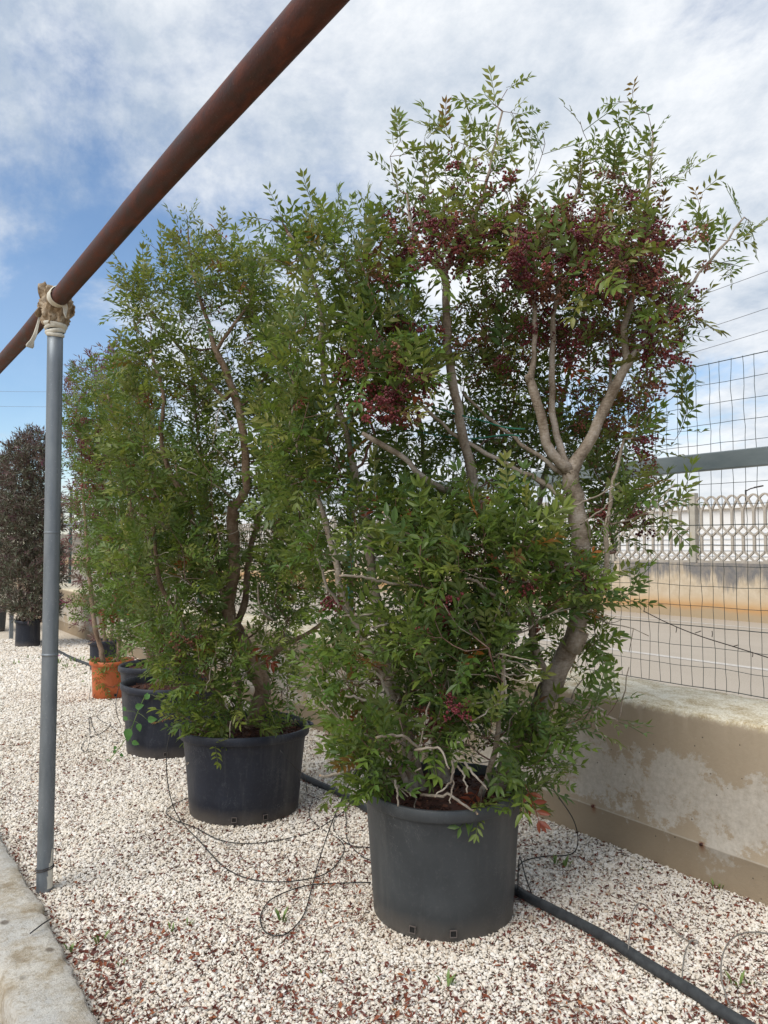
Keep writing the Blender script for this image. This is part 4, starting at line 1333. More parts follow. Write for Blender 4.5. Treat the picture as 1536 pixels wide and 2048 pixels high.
# big shrub in the grey pot
limbsA = [
    ([(985, 1600, .05), (1010, 1545, .05), (1045, 1480, .03), (1080, 1415, .0), (1105, 1368, .0), (1130, 1312, .0), (1150, 1275, .0), (1166, 1180, .03), (1166, 1100, .03), (1152, 1015, .02), (1140, 945, .0)], .046, .034, True),
    ([(900, 1610, .05), (885, 1500, .1), (930, 1390, .15), (990, 1230, .2), (980, 1090, .2), (955, 1005, .15), (930, 890, .12), (910, 790, .1), (896, 690, .08), (890, 548, .05)], .034, .018, True),
    ([(850, 1605, .0), (805, 1440, .0), (775, 1310, .0), (752, 1200, .02), (735, 1060, .05), (712, 960, .1), (690, 860, .12), (655, 770, .15), (645, 700, .15), (637, 600, .15), (612, 530, .15), (575, 465, .1)], .030, .008, True),
    ([(835, 1605, -.03), (790, 1410, -.1), (725, 1275, -.12), (685, 1185, -.12), (668, 1110, -.1), (640, 1005, -.05), (612, 940, 0), (580, 850, .05)], .022, .007, True),
    ([(1090, 1345, -.01), (1068, 1285, -.02), (1060, 1215, -.02), (1040, 1150, -.1)], .021, .010, False),
    ([(1140, 940, 0), (1100, 905, -.03), (1082, 830, -.04), (1060, 757, -.04)], .023, .019, False),
    ([(1061, 760, -.04), (1068, 690, -.03), (1066, 600, .0), (1050, 520, .05), (1040, 440, .05)], .012, .005, False),
    ([(1140, 940, .0), (1118, 890, .04), (1104, 800, .05), (1107, 660, .05), (1120, 545, .05), (1140, 440, .05), (1165, 330, .05)], .017, .005, False),
    ([(1143, 938, .0), (1185, 868, -.02), (1222, 790, -.04), (1255, 725, -.05)], .024, .019, False),
    ([(1255, 725, -.05), (1248, 655, -.05), (1268, 590, -.03), (1288, 480, .0), (1300, 350, .0), (1305, 270, .0)], .015, .004, False),
    ([(1255, 725, -.05), (1285, 690, -.05), (1345, 620, -.05), (1400, 545, -.05), (1440, 500, -.05), (1490, 435, -.05)], .012, .0035, False),
    ([(1150, 935, .02), (1190, 862, .05), (1218, 785, .08), (1222, 700, .12)], .010, .006, False),
    ([(890, 548, .05), (852, 512, .03), (825, 455, .0), (815, 390, .0)], .014, .005, False),
    ([(890, 548, .05), (905, 500, .05), (945, 440, .05), (975, 365, .05), (990, 285, .05), (1005, 225, .05)], .013, .004, False),
    ([(1150, 1010, .02), (1080, 963, .08), (960, 900, .12), (900, 862, .12), (835, 802, .1)], .013, .007, False),
    ([(960, 1010, .15), (870, 970, -.05), (800, 912, -.1), (725, 866, -.12)], .017, .010, False),
    ([(1130, 950, .02), (1010, 862, .1), (925, 785, .12)], .011, .006, False),
    ([(1085, 1400, 0), (1140, 1400, -.05), (1190, 1425, -.08), (1235, 1440, -.08)], .014, .004, False),
    ([(1150, 1250, .0), (1195, 1200, .0), (1213, 1130, .0), (1215, 1050, .0), (1228, 960, .0), (1250, 880, .02)], .013, .006, False),
    ([(830, 1600, -.08), (770, 1490, -.2), (700, 1460, -.25), (640, 1400, -.25)], .014, .004, True),
    ([(960, 1600, -.1), (990, 1500, -.2), (1000, 1400, -.28), (1010, 1290, -.3)], .015, .004, True),
    ([(880, 1600, .15), (860, 1400, .3), (840, 1200, .4), (850, 1000, .4), (840, 850, .4), (800, 700, .4)], .022, .006, True),
    ([(1000, 1290, .2), (1060, 1100, .4), (1100, 900, .45), (1150, 700, .45), (1180, 560, .4)], .018, .005, False),
]
blobsA = [
    (960, 365, 115, 105, .05, .22, .42), (1000, 285, 60, 70, .05, .12, .3), (850, 355, 70, 65, .03, .18, .5),
    (1240, 365, 105, 115, .0, .22, .5), (1285, 275, 52, 60, .0, .12, .35), (1390, 455, 42, 70, -.05, .14, .3), (1455, 500, 35, 50, -.05, .10, .25),
    (890, 480, 130, 80, .05, .35, 1.0), (1080, 500, 120, 110, .05, .38, 1.0), (1240, 505, 120, 110, .0, .38, 1.1), (1315, 640, 75, 115, .0, .3, 1.0),
    (640, 500, 105, 90, .1, .3, .8), (745, 510, 90, 90, .1, .32, .8), (640, 690, 110, 140, .15, .38, 1.2), (780, 690, 120, 140, .1, .42, 1.2), (770, 780, 110, 80, -.15, .2, .9), (1000, 680, 140, 120, .25, .28, 1.1), (1200, 660, 120, 110, .2, .3, 1.1), (1265, 830, 70, 105, .1, .25, .9),
    (620, 900, 100, 140, .1, .38, 1.2), (790, 960, 130, 110, .05, .45, 1.2), (1010, 860, 130, 110, .36, .22, 1.5), (1150, 860, 130, 130, .38, .22, 1.5), (930, 930, 110, 80, .34, .2, 1.0), (760, 870, 90, 80, .05, .3, .8), (1230, 950, 80, 90, .25, .2, 1.0), (1245, 990, 55, 100, .05, .2, .8), (1350, 780, 35, 50, -.05, .1, .2), (1300, 1030, 50, 35, -.05, .1, .25),
    (690, 1110, 110, 130, .0, .42, 1.1), (870, 1110, 130, 120, -.05, .5, 1.3), (1020, 1070, 110, 90, -.15, .35, 1.2), (1080, 1170, 110, 90, -.2, .25, 1.2), (1165, 1110, 75, 115, .1, .3, .9), (1190, 1200, 45, 75, -.05, .2, .8),
    (730, 1300, 110, 120, -.05, .4, 1.0), (880, 1290, 130, 120, -.1, .48, 1.2), (1010, 1290, 100, 110, -.2, .3, 1.2), (1150, 1300, 60, 85, .05, .22, .7),
    (760, 1480, 110, 70, -.15, .32, 1.0), (930, 1450, 130, 80, -.1, .4, 1.0), (1070, 1480, 85, 75, -.08, .3, 1.1), (1150, 1425, 55, 50, -.1, .2, .9),
    (740, 1560, 60, 45, -.2, .18, .8), (1050, 1570, 60, 40, -.15, .2, .8), (940, 1600, 60, 30, -.36, .06, .3),
]
tipsA = [(1015, 178, .05), (1035, 228, .05), (940, 243, .03), (985, 208, .05), (1085, 263, .05), (1090, 288, .1), (780, 313, 0), (800, 283, 0), (850, 278, 0), (890, 268, 0), (1070, 348, .1), (790, 368, .1),
         (1265, 203, 0), (1300, 218, 0), (1235, 203, 0), (1160, 243, 0), (1175, 283, .1), (1145, 358, .1), (1305, 328, 0), (1370, 343, -.05), (1405, 388, -.05), (1395, 428, -.05), (1500, 443, -.05), (1475, 478, -.05), (1445, 488, -.05), (1465, 530, -.05), (1415, 468, -.1),
         (525, 438, .1), (560, 423, .1), (650, 438, .1), (680, 448, .1), (600, 458, .1), (745, 443, .1), (790, 433, .1), (545, 508, .1), (1385, 745, -.08), (1375, 815, -.05), (1350, 880, -.05), (1325, 1030, -.05), (1355, 1005, -.05), (1265, 1180, -.05), (1235, 1400, -.1), (1225, 1440, -.1)]
berA = [(1130, 430, 170, 60, 2.0), (1390, 540, 50, 70, 2.5), (940, 370, 110, 60, 2.0), (1280, 400, 110, 60, 2.0), (1300, 780, 80, 90, 2.5), (880, 470, 110, 80, 3), (900, 390, 90, 60, 2), (1090, 500, 120, 100, 3), (1240, 480, 150, 110, 3), (1330, 640, 80, 120, 3), (1180, 620, 150, 100, 3), (980, 640, 150, 110, 2.2), (780, 720, 100, 90, 1.6), (780, 820, 80, 50, 2), (1200, 760, 150, 110, 2.0), (1270, 920, 80, 60, 3), (640, 1180, 40, 30, 1), (1080, 1180, 120, 70, .7), (880, 1240, 60, 50, .7), (1250, 1060, 60, 60, 1), (880, 1410, 40, 30, 1.5), (900, 1080, 60, 40, .5), (920, 540, 200, 90, 1)]
thinA = [(x, y, rx, ry, .62) for (x, y, rx, ry, w) in berA if w >= 2] + [(960, 290, 190, 140, .75), (1270, 270, 170, 150, .75), (1450, 450, 110, 120, .8), (640, 440, 150, 80, .8), (900, 1520, 120, 100, .7), (740, 1230, 110, 130, .75)]
clearA = [(1062, 150, 1148, 385, 9), (1335, 150, 1536, 300, 9), (1400, 560, 1536, 1536, 9), (1010, 715, 1275, 960, .17), (1105, 930, 1200, 1130, .12), (862, 540, 935, 1010, .22), (1035, 1235, 1185, 1440, .10), (700, 850, 880, 985, .05), (612, 540, 672, 800, .30), (640, 990, 700, 1200, .0), (720, 1000, 780, 1300, .1), (820, 790, 1010, 920, .2), (1200, 590, 1300, 740, .03), (820, 1500, 990, 1600, .0)]
deadA = [
    ([(850, 1172, -.25), (780, 1168, -.3), (730, 1155, -.34), (680, 1150, -.36)], .009), ([(770, 1230, -.25), (720, 1230, -.3), (682, 1234, -.34)], .008), ([(800, 1240, -.28), (770, 1250, -.3), (740, 1255, -.33)], .007),
    ([(700, 1230, -.1), (655, 1180, -.15), (636, 1118, -.18)], .010), ([(880, 1150, -.2), (820, 1110, -.22), (790, 1060, -.24), (767, 1022, -.25)], .010),
    ([(870, 1560, -.1), (850, 1500, -.25), (800, 1470, -.35), (752, 1475, -.4)], .010), ([(830, 1500, -.33), (880, 1495, -.38), (900, 1540, -.4)], .007),
    ([(905, 1520, -.3), (905, 1560, -.34), (870, 1592, -.36)], .006), ([(905, 1530, -.3), (905, 1570, -.34), (900, 1605, -.36)], .006), ([(930, 1525, -.3), (950, 1550, -.34), (975, 1580, -.36)], .007), ([(915, 1530, -.3), (930, 1555, -.33), (935, 1585, -.35)], .006),
    ([(840, 1590, -.2), (900, 1590, -.28), (930, 1610, -.3), (955, 1628, -.34)], .009), ([(790, 1560, -.25), (795, 1585, -.3), (797, 1612, -.31)], .007),
    ([(720, 1530, -.2), (690, 1545, -.25), (640, 1552, -.3)], .010), ([(860, 1400, -.25), (848, 1440, -.3), (842, 1490, -.3)], .006), ([(1010, 1360, -.3), (1012, 1400, -.33), (945, 1440, -.35)], .006),
    ([(1000, 1200, -.2), (950, 1160, -.25), (930, 1158, -.27)], .010), ([(1150, 1125, -.15), (1110, 1140, -.2), (1075, 1170, -.22)], .007), ([(780, 1400, -.2), (760, 1350, -.24), (705, 1332, -.28)], .010), ([(760, 1420, -.2), (720, 1395, -.25), (690, 1392, -.27)], .009), ([(1150, 1010, -.02), (1180, 1000, -.06), (1240, 965, -.1)], .006), ([(1160, 1050, -.02), (1190, 1030, -.06), (1225, 1000, -.1)], .005)]
sa, TA = shrub('mastic_shrub', soil_pt('A'), 'tallest shrub with pinnate leaves and red berry clusters in the grey pot', limbsA, blobsA, dep('A'), 2050, GM, None, clearA, tipsA, .066, False, (1, 3), 300, (.06, .48), .42, 1.13, None, berA, 640, dead=deadA, thin=thinA, bronze=.30, twiggy=70, leafprob=.86, seed=3)
# saw-cut faces on the two big stubs
for (x, y, dd, r, dx, dy) in ((1158, 1266, -.03, .042, 10, -22), (1058, 752, -.045, .019, -2, -10)):
    a, b = P(x, y, dep('A') + dd), P(x + dx, y + dy, dep('A') + dd)
    p0 = P(x - dx * 1.6, y - dy * 1.6, dep('A') + dd + .01)
    o = tube('stub', np.array([p0, a, a + (b - a) * .25]) - np.array(soil_pt('A')), [r, r * .98, r * .93], M['bark'], sa, 14)
    tube('cut_end', np.array([a + (b - a) * .24, a + (b - a) * .30]) - np.array(soil_pt('A')), r * .9, M['cut'], o, 14)

# second shrub
limbsB = [
    ([(500, 1470, .05), (522, 1400, .04), (525, 1370, .03), (507, 1330, .02), (478, 1272, .0), (456, 1222, .0), (468, 1130, .02), (464, 1015, .02), (468, 1005, .02)], .048, .030, True),
    ([(464, 1010, .02), (488, 990, .0), (492, 940, .0), (484, 850, .0), (462, 770, .0), (438, 715, .0), (428, 695, .0)], .026, .018, False),
    ([(430, 700, 0), (418, 650, .0), (400, 600, .0), (385, 540, .0), (375, 460, .0)], .013, .004, False),
    ([(432, 705, 0), (455, 665, -.03), (485, 630, -.05), (510, 590, -.05)], .012, .005, False),
    ([(430, 700, 0), (400, 702, -.03), (370, 690, -.05)], .007, .004, False),
    ([(470, 1470, 0), (430, 1380, 0), (395, 1300, -.05), (350, 1225, -.08), (320, 1165, -.1), (312, 1100, -.1), (305, 1040, -.1)], .022, .009, True),
    ([(460, 1210, 0), (420, 1130, .05), (390, 1060, .05), (372, 1000, .05), (335, 935, .03), (322, 870, .0), (328, 800, .0), (312, 740, .0), (298, 690, .0)], .020, .008, False),
    ([(470, 1260, .1), (490, 1200, .15), (500, 1100, .2), (540, 950, .25), (560, 800, .25), (555, 680, .25)], .022, .006, False),
    ([(520, 1330, .05), (570, 1290, .05), (620, 1265, .0), (650, 1240, -.05)], .020, .010, False),
    ([(450, 800, .05), (400, 745, .08), (355, 690, .08), (310, 630, .08), (265, 580, .05)], .012, .004, False),
    ([(480, 1470, .2), (470, 1300, .3), (430, 1100, .35), (400, 900, .35), (380, 700, .3)], .018, .005, True),
]
blobsB = [(400, 570, 105, 100, .05, .32, .8), (300, 620, 65, 75, .05, .25, .7), (500, 570, 65, 80, .0, .28, .7), (540, 660, 60, 90, .1, .3, .9), (300, 760, 80, 110, .1, .4, 1), (430, 780, 110, 110, .2, .4, 1), (550, 830, 90, 120, .1, .4, 1.1), (290, 920, 85, 110, .05, .4, 1), (420, 960, 110, 110, .1, .45, 1.1), (550, 1010, 85, 110, .1, .42, 1.1),
          (320, 1120, 95, 110, -.05, .4, 1.1), (440, 1140, 110, 110, .1, .45, 1.1), (560, 1180, 70, 100, .05, .4, .9), (350, 1280, 85, 70, -.05, .4, 1.1), (440, 1330, 110, 80, -.15, .35, 1.0), (545, 1350, 70, 80, .0, .35, .9), (395, 1425, 55, 35, -.2, .2, .9), (450, 1440, 80, 40, -.25, .15, .9), (560, 1440, 50, 40, -.1, .2, .6), (430, 1480, 40, 20, -.37, .05, .4)]
tipsB = [(375, 432, 0), (365, 470, 0), (302, 490, 0), (320, 520, 0), (440, 465, 0), (460, 485, 0), (515, 515, 0), (250, 548, .05), (285, 560, .05), (235, 575, .05), (245, 620, .05), (500, 545, 0), (245, 680, .05), (265, 545, .05), (410, 490, 0)]
clearB = [(440, 880, 515, 1300, .14), (415, 690, 505, 890, .14), (480, 1300, 550, 1440, .12), (300, 1080, 360, 1240, .0), (300, 680, 345, 950, .10), (330, 900, 390, 1030, .08)]
deadB = [([(520, 1050, .0), (470, 870, -.05), (440, 810, -.1), (426, 895, -.12)][1:3] + [(425, 893, -.12)], .005), ([(470, 1000, -.05), (440, 975, -.15), (405, 955, -.2), (358, 935, -.22)], .007), ([(470, 935, -.05), (462, 930, -.1), (427, 893, -.12)], .007), ([(430, 1310, -.25), (420, 1350, -.3), (412, 1380, -.3)], .006), ([(545, 1240, -.1), (520, 1220, -.12), (515, 1165, -.12)], .010), ([(370, 1265, -.1), (350, 1210, -.2), (352, 1180, -.22)], .009), ([(310, 1175, -.1), (290, 1160, -.15), (265, 1155, -.2)], .005), ([(460, 1460, -.3), (462, 1440, -.34), (460, 1475, -.36)], .004), ([(340, 1060, -.05), (320, 1045, -.1), (289, 1030, -.15)], .014), ([(640, 1010, .2), (590, 1000, .1), (560, 990, 0), (525, 978, -.05)], .007)]
shrub('mastic_shrub', soil_pt('B'), 'green pinnate leaved shrub with few berries in the wide blue black pot', limbsB, blobsB, dep('B'), 1250, GMW, None, clearB, tipsB, .08, False, (1, 3), 300, (.12, .52), .42, 1.10, None, [(640, 1180, 60, 60, 1), (380, 1280, 80, 40, 1), (500, 600, 100, 80, .3)], 8, dead=deadB, twiggy=40, leafprob=.88, seed=11)

# third shrub, in the pot with the vine
limbsC = [([(330, 1400, 0), (300, 1300, 0), (280, 1150, .05), (260, 1000, .1), (240, 880, .1), (215, 790, .1)], .032, .008, True), ([(340, 1400, .05), (350, 1250, .1), (360, 1050, .1), (350, 900, .1)], .025, .008, True), ([(290, 1200, 0), (250, 1130, -.05), (230, 1060, -.1)], .012, .005, False)]
blobsC = [(230, 830, 70, 80, .1, .4, 1), (250, 950, 90, 100, .1, .45, 1), (270, 1090, 90, 100, .0, .4, 1), (270, 1230, 70, 90, -.05, .38, 1), (330, 1310, 60, 40, .0, .25, .8), (360, 1000, 80, 150, .2, .4, .7), (180, 830, 50, 60, .1, .3, .8)]
shrub('mastic_shrub', soil_pt('C'), 'bushy green shrub with red berries in the black pot with the vine', limbsC, blobsC, dep('C'), 420, GMW, None, (), [(200, 760, .1), (180, 750, .1), (230, 745, .1), (150, 770, .1)], .12, True, (2, 3), 0, (.06, .42), .30, 1.05, None, [(190, 900, 90, 70, 1), (230, 1100, 80, 40, 1), (250, 1000, 80, 60, .5)], 45, seed=21, reach=.42)
limbsD = [([(208, 1330, 0), (200, 1290, 0), (188, 1240, 0), (175, 1100, .05), (165, 950, .1), (160, 830, .1)], .026, .007, True), ([(235, 1330, 0), (238, 1250, 0), (225, 1120, .0), (205, 950, .0), (190, 800, .0)], .022, .007, True), ([(215, 1330, 0), (260, 1290, .1), (300, 1200, .2)], .016, .006, True)]
blobsD = [(185, 820, 40, 50, .1, .35, .35), (170, 900, 50, 70, .1, .4, .7), (190, 1020, 55, 60, .2, .35, .6), (205, 1120, 55, 60, .0, .35, 1), (195, 1200, 55, 45, .0, .3, 1), (240, 1250, 60, 40, .1, .3, .7), (228, 1372, 26, 42, -.26, .08, 5), (222, 1335, 30, 25, -.22, .1, 3)]
shrub('mastic_shrub', soil_pt('D'), 'slim multi stemmed shrub with red berries in the terracotta orange pot', limbsD, blobsD, dep('D'), 300, GMW, None, [(170, 1235, 260, 1318, .4)], [(150, 740, .1), (175, 735, .1), (135, 800, .1), (128, 850, .1)], .13, True, (2, 3), 0, (.06, .42), .26, 1.1, None, [(160, 900, 70, 60, 1), (180, 870, 60, 40, 1), (240, 1120, 60, 40, 1.3), (190, 1050, 60, 50, .6)], 50, seed=31, reach=.42)
limbsC2 = [([(300, 1370, 0), (290, 1200, 0), (280, 1000, 0), (270, 850, 0)], .025, .007, True), ([(310, 1370, 0.1), (340, 1150, .1), (350, 950, .1)], .02, .007, True)]
blobsC2 = [(270, 850, 70, 90, .0, .35, 1), (300, 1000, 80, 110, .0, .4, 1), (310, 1180, 80, 110, .0, .4, 1)]
shrub('mastic_shrub', soil_pt('C2'), 'green shrub squeezed between the orange pot shrub and the vine pot shrub', limbsC2, blobsC2, dep('C2'), 170, GMW, None, (), (), .15, True, (2, 3), 0, (.06, .4), .2, 1.15, None, seed=41, reach=.45)
PM = dict(bark=M['bark_warm'], twig=M['twig'], leaf=M['leaf_purple'])
BM = dict(bark=M['bark_warm'], twig=M['twig'], leaf=M['leaf_bronze_purple'])
g0 = POTS['G'][0]; gx = float(project(np.array([g0[0], g0[1], .3]))[0][0])
limbsG = [([(gx, 1290, 0), (gx - 10, 1150, 0), (gx - 15, 950, 0), (gx - 5, 780, 0)], .025, .006, True), ([(gx + 10, 1290, 0), (gx + 30, 1100, 0), (gx + 40, 900, 0), (gx + 45, 760, 0)], .02, .006, True), ([(gx, 1280, 0), (gx - 30, 1150, 0), (gx - 45, 1000, 0)], .014, .005, True)]
blobsG = [(215, 770, 60, 70, .0, .4, 1.6), (165, 780, 45, 60, .0, .35, 1.6), (255, 760, 40, 60, 0, .3, .7), (190, 900, 60, 90, 0, .45, 1), (175, 1020, 60, 80, 0, .45, 1), (165, 1120, 45, 70, 0, .35, .5), (170, 1230, 45, 40, 0, .3, .35), (200, 1270, 40, 30, -.2, .2, .3)]
shrub('bronze_shrub', soil_pt('G'), 'thin bronze and purple leaved shrub rising behind the orange pot shrub', limbsG, blobsG, dep('G'), 460, BM, None, (), [(150, 745, 0), (185, 715, 0), (215, 700, 0), (235, 690, 0), (130, 770, 0), (165, 730, 0), (250, 695, 0)], .15, True, (1, 2), 0, (.1, .9), .4, 1.15, SPRIG, seed=51, reach=.42, special=.30, leafprob=.9)
f0 = POTS['F'][0]; fx = float(project(np.array([f0[0], f0[1], .4]))[0][0])
limbsF = [([(fx + k * 10, 1255, 0), (fx + k * 20, 1150, .0), (fx + k * 26, 1000, .0), (fx + k * 22, 880, 0)], .02, .006, True) for k in (-1, 0, 1)]
blobsF = [(60, 930, 62, 70, 0, .5, 1.1), (60, 1030, 72, 80, 0, .55, 1.1), (65, 1130, 72, 70, 0, .55, 1.1), (65, 1205, 64, 45, 0, .45, 1.0)]
shrub('purple_shrub', soil_pt('F'), 'dense dark purple column shaped shrub in small black pot behind the post', limbsF, blobsF, dep('F'), 1000, PM, None, (), [(60, 862, 0), (75, 865, 0), (45, 870, 0), (100, 880, 0), (85, 870, 0), (20, 880, 0)], .10, True, (2, 3), 0, (.05, .6), .35, 1.25, SPRIG, seed=61, reach=.34, special=.03)
h0 = POTS['Hh'][0]; hx = float(project(np.array([h0[0], h0[1], .4]))[0][0])
limbsH = [([(hx + k * 8, 1238, 0), (hx + k * 18, 1150, .0), (hx + k * 20, 1000, .0), (hx + k * 18, 920, 0)], .02, .006, True) for k in (-1, 0, 1)]
blobsH = [(hx, 960, 45, 60, 0, .5, 1), (hx, 1050, 50, 70, 0, .5, 1), (hx, 1150, 48, 60, 0, .5, 1)]
shrub('purple_shrub', soil_pt('Hh'), 'dull purple shrub in the grey pot at the end of the row', limbsH, blobsH, dep('Hh'), 320, PM, None, (), (), .14, True, (2, 3), 0, (.05, .6), .35, 1.4, SPRIG, seed=71, reach=.4, special=.03)


# ------------------------------------------------------------------ hose, drip tubes, twine
def gp(x, y, z=.012): return ground(x, y, z)


def hose():
    pts = [(2.24, .5, .03)] + [tuple(gp(x, y, .025)) for x, y in ((1480, 2046), (1390, 1985), (1290, 1925), (1190, 1862), (1110, 1820), (1036, 1782))]
    pts += [(2.44, 2.9, .025), (2.42, 3.4, .025), tuple(gp(690, 1592, .025)), tuple(gp(655, 1575, .025)), tuple(gp(612, 1556, .025)), (2.44, 5.2, .025), (2.42, 6.5, .025), (2.5, 8.0, .025), (2.52, 9.6, .025), (2.46, 11.0, .025), (2.5, 13, .025)]
    p = catmull(pts, .05); p[:, 2] += np.array([fbm(0, q[1], 0, 2) * .006 for q in p])
    tag(tube('irrigation_hose', p, .0205, M['hose'], None, 16), 'thick black irrigation hose lying on gravel along the row of pots', 'hose')


hose()


def drip(pts, lab, mat='drip', r=.0026):
    q = []
    for t in pts:
        q.append(gp(t[0], t[1]) if len(t) == 2 else (P(t[0], t[1], t[3]) if len(t) == 4 else gp(t[0], t[1], t[2])))
    p = catmull(q, .03)
    tag(tube('drip_tube', p, r, M[mat], None, 6), lab, 'tube', 'thin drip irrigation tubes')


dB, dA, dC, dD = dep('B'), dep('A'), dep('C'), dep('D')
drip([(345, 1452, 0, dB - .30), (335, 1490, 0, dB - .33), (333, 1540, 0, dB - .34), (341, 1595, 0, dB - .36), (360, 1640, .02), (400, 1683), (450, 1735), (510, 1760), (590, 1762), (655, 1745), (687, 1705), (680, 1680), (640, 1655), (618, 1630), (625, 1600)], 'long drip tube dropping from the wide pot rim and looping over gravel')
drip([(385, 1592), (345, 1610), (332, 1625), (350, 1640), (390, 1655), (440, 1680), (500, 1687), (570, 1678), (630, 1660), (687, 1623), (700, 1605)], 'drip tube curving on gravel round the foot of the wide pot')
drip([(742, 1765), (690, 1766), (614, 1771), (545, 1797), (521, 1833), (532, 1865), (568, 1870), (606, 1832), (625, 1770), (640, 1715, .05), (664, 1645, 0, 3.2), (696, 1573, 0, 3.0), (720, 1530, 0, 3.0)], 'drip tube making an open loop on gravel beside the grey pot')
drip([(690, 1590, .03), (692, 1640), (695, 1680), (720, 1710), (745, 1722)], 'short drip tube between the hose and the grey pot')
drip([(672, 1630), (668, 1660), (700, 1690), (745, 1695)], 'short drip tube touching the side of the grey pot')
drip([(1098, 1565, 0, dA + .05), (1118, 1595, 0, dA + .15), (1147, 1640, .18), (1156, 1681, .05), (1143, 1708, .02), (1084, 1713), (1045, 1724), (1036, 1745), (1037, 1784, .04)], 'drip tube hanging beside the grey pot and joining the hose')
drip([(1064, 1790, .03), (1050, 1750, .1), (1040, 1712, .16), (1037, 1735, .1), (1036, 1780, .04)], 'small upright drip tube hoop on the hose by the grey pot')
drip([(1257, 1900, .04), (1258, 1880, .06), (1264, 1830, .13), (1278, 1806, .13), (1300, 1818, .08), (1340, 1855, .02), (1370, 1878), (1396, 1888), (1393, 1880), (1384, 1881, .02), (1373, 1896, .03), (1366, 1930, .03), (1364, 1968, .035)], 'grey brown drip tube hoop arching from the hose near the wall', 'dripgrey')
drip([(1470, 2036, .035), (1455, 2000, .05), (1442, 1950, .06), (1447, 1905, .06), (1466, 1876, .04), (1500, 1864, .02), (1545, 1868)], 'pale dusty drip tube arching from the hose towards the wall', 'dripgrey')
drip([(182, 1375, 0, dD - .25), (178, 1400, 0, dD - .28), (178, 1440), (180, 1475), (172, 1503), (163, 1495), (175, 1478), (200, 1468), (222, 1450)], 'drip tube looping on gravel in front of the orange pot')
drip([(190, 1388, 0, dD - .25), (183, 1405, 0, dD - .28), (182, 1440), (195, 1470), (215, 1482), (240, 1485)], 'drip tube beside the orange pot leading to the black pots')
drip([(238, 1372, 0, dC - .33), (232, 1400, 0, dC - .36), (234, 1430, 0, dC - .4), (243, 1450)], 'drip tube running down the left side of the vine pot')
drip([(225, 1405), (205, 1418), (194, 1430), (200, 1440), (222, 1452), (240, 1470)], 'wavy drip tube on gravel between orange and black pots')
drip([(560, 1500, 0, dB - .36), (585, 1530, 0, dB - .34), (610, 1556, 0, dB - .2), (615, 1585), (640, 1600)], 'drip tube crossing the face of the wide pot')
drip([(60, 1867, KZ + .012), (85, 1848, KZ + .02), (104, 1836, KZ + .016)], 'thin dark twig like tube lying on the kerb')
for t in (([(780, 855, .2), (850, 866, .18), (930, 878, .14), (1010, 870, .02), (1040, 872, -.02)], 'lower green twine tied between stems of the tallest shrub'), ([(830, 800, .15), (900, 825, .1), (960, 840, .08), (1010, 855, .0), (1050, 858, -.03)], 'upper green twine tied between stems of the tallest shrub')):
    p = catmull([P(x, y, dA + d) for x, y, d in t[0]], .03)
    tag(tube('green_twine', p, .0035, M['twine'], None, 6), t[1], 'twine', 'green ties in the shrubs')
p = catmull([P(x, y, dD - .35 + d) for x, y, d in ((228, 1218, .1), (250, 1224, .0), (275, 1223, 0), (295, 1226, 0), (280, 1230, .05), (262, 1228, .1))], .02)
tag(tube('green_twine', p, .008, M['twine'], None, 6), 'knotted green twine on the shrub stems above the orange pot', 'twine', 'green ties in the shrubs')


# ------------------------------------------------------------------ vine, weeds
def vine():
    d = dC - .37
    o0 = P(300, 1378, dC - .30)
    root = empty('trailing_vine', o0, 'trailing green vine with broad leaves hanging down a black pot', 'vine')
    st = catmull([P(300, 1375, dC - .30), P(290, 1392, d), P(275, 1425, d), P(262, 1460, d), P(250, 1480, d), P(235, 1500, d - .05), P(218, 1522, d - .05), P(205, 1545, d - .05)], .03)
    tube('stem', st - o0, .003, M['weed'], root, 5)
    for (x, y, s, a) in ((292, 1399, .055, 1.2), (271, 1416, .06, .4), (258, 1457, .085, -1.7), (277, 1447, .055, -1.4), (295, 1440, .065, .1), (264, 1484, .05, -.3), (251, 1422, .035, 2), (232, 1492, .03, -2), (226, 1505, .03, .5), (240, 1508, .03, -.6), (215, 1518, .03, -1.7), (205, 1540, .025, -1.6), (255, 1440, .04, 2.5)):
        V, F = [], []
        out = [(0, 0), (.12, .34), (.42, .46), (.75, .28), (1.05, 0), (.75, -.28), (.42, -.46), (.12, -.34)]
        c = P(x, y, d - .03)
        ax = RT * math.cos(a) + np.array([0, 0, 1]) * math.sin(a); ay = -RT * math.sin(a) + np.array([0, 0, 1]) * math.cos(a); az = -np.array([FW[0], FW[1], -.5])
        V.append(c + ax * .45 * s)
        for (u, v) in out: V.append(c + (ax * u + ay * v * .85 + az * (.22 * abs(v) - .12 * u * u)) * s)
        F = [(0, i + 1, (i + 1) % 8 + 1) for i in range(8)]
        l = mesh_obj('leaf', np.array(V) - o0, F, M['vine'], root, smooth=True)
        near = st[np.argmin(((st - c) ** 2).sum(1))]
        tube('leaf_stalk', np.array([near, (near + c) / 2 + [0, 0, .005], c]) - o0, .0012, M['weed'], l, 4)


vine()


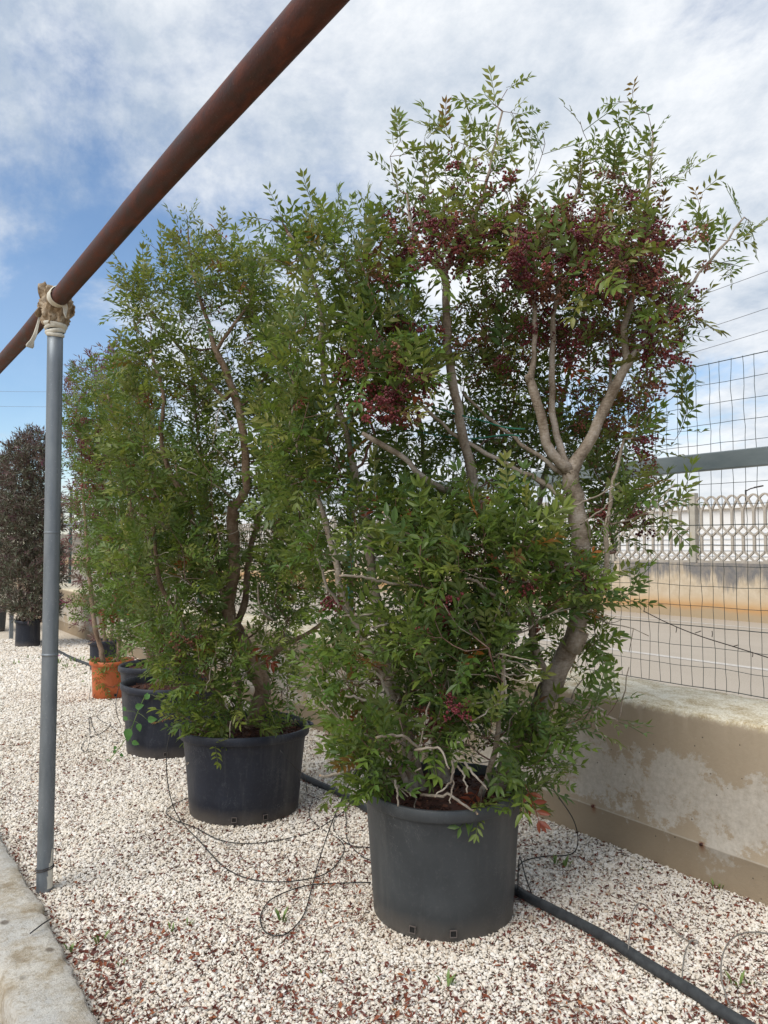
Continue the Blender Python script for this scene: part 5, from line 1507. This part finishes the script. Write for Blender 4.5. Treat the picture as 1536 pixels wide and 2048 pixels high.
def weed(x, y, h, n, lab, flower=False, spread=.02):
    c = gp(x, y, 0)
    root = empty('weed', c, lab, 'weed', 'weeds in the gravel')
    for k in range(n):
        a = random.uniform(0, 6.28); l = h * random.uniform(.6, 1.1); w = h * .12
        d = np.array([math.cos(a), math.sin(a), 0]); s = np.array([-d[1], d[0], 0])
        b = d * random.uniform(0, spread)
        V = [b - s * w * .4, b + s * w * .4, b + d * l * .25 + s * w + [0, 0, l * .6], b + d * l * .25 - s * w + [0, 0, l * .6], b + d * l * .6 + [0, 0, l * .9]]
        mesh_obj('blade', V, [(0, 1, 2, 3), (3, 2, 4)], M['weed'], root)
    if flower:
        V = [(0, 0, h)] + [(.03 * math.cos(t) * (1 if i % 2 else .6), .03 * math.sin(t) * (1 if i % 2 else .6), h + .01) for i, t in enumerate(np.linspace(0, 6.28, 11)[:-1])]
        mesh_obj('flower', V, [(0, i + 1, (i + 1) % 10 + 1) for i in range(10)], M['flower'], root)


random.seed(5)
for (x, y, h, n, lab) in ((198, 1885, .05, 5, 'small weed in gravel a hand from the kerb'), (345, 1865, .035, 4, 'left sprout of a pair of tiny weeds between post and drip tube loop'), (375, 1855, .03, 4, 'right sprout of a pair of tiny weeds between post and drip tube loop'), (240, 1935, .03, 4, 'tiny weed in litter close to the kerb'),
                     (565, 1845, .055, 5, 'upright weed inside the open drip tube loop'), (893, 1975, .05, 6, 'green weed in gravel in front of the grey pot'), (1130, 1735, .05, 8, 'leafy weed under the hanging drip tube beside the grey pot'), (1110, 1728, .04, 6, 'smaller weed next to the leafy weed beside the grey pot'),
                     (1475, 1975, .05, 7, 'green weed inside the pale dusty drip tube arch'), (1500, 1968, .035, 5, 'smaller weed beside the pale drip tube arch'), (1290, 1748, .03, 4, 'tiny weed midway between the hose and the low wall'), (1432, 1780, .04, 5, 'weed at the foot of the low wall'), (645, 1945, .03, 4, 'tiny weed among red litter before the grey pot'), (142, 1905, .04, 5, 'weed growing at the very edge of the kerb')):
    weed(x, y, h, n, lab)
for (x, y, h, n, s, lab) in ((150, 1325, .07, 14, .25, 'spreading weed patch behind the steel post near the magenta flower'), (140, 1338, .06, 12, .2, 'weed patch nearest the magenta flower'), (170, 1350, .05, 12, .2, 'weed patch beside the orange pot'), (60, 1318, .06, 12, .25, 'weed patch in front of the small black pot'), (30, 1330, .05, 10, .2, 'low weed patch on open gravel before the grey pot'), (160, 1368, .04, 8, .2, 'thin weed patch in gravel before the orange pot')):
    weed(x, y, h, n, lab, False, s)
weed(117, 1328, .10, 5, 'small weed with a magenta flower in the far gravel', True)
print('objects', len(bpy.data.objects))
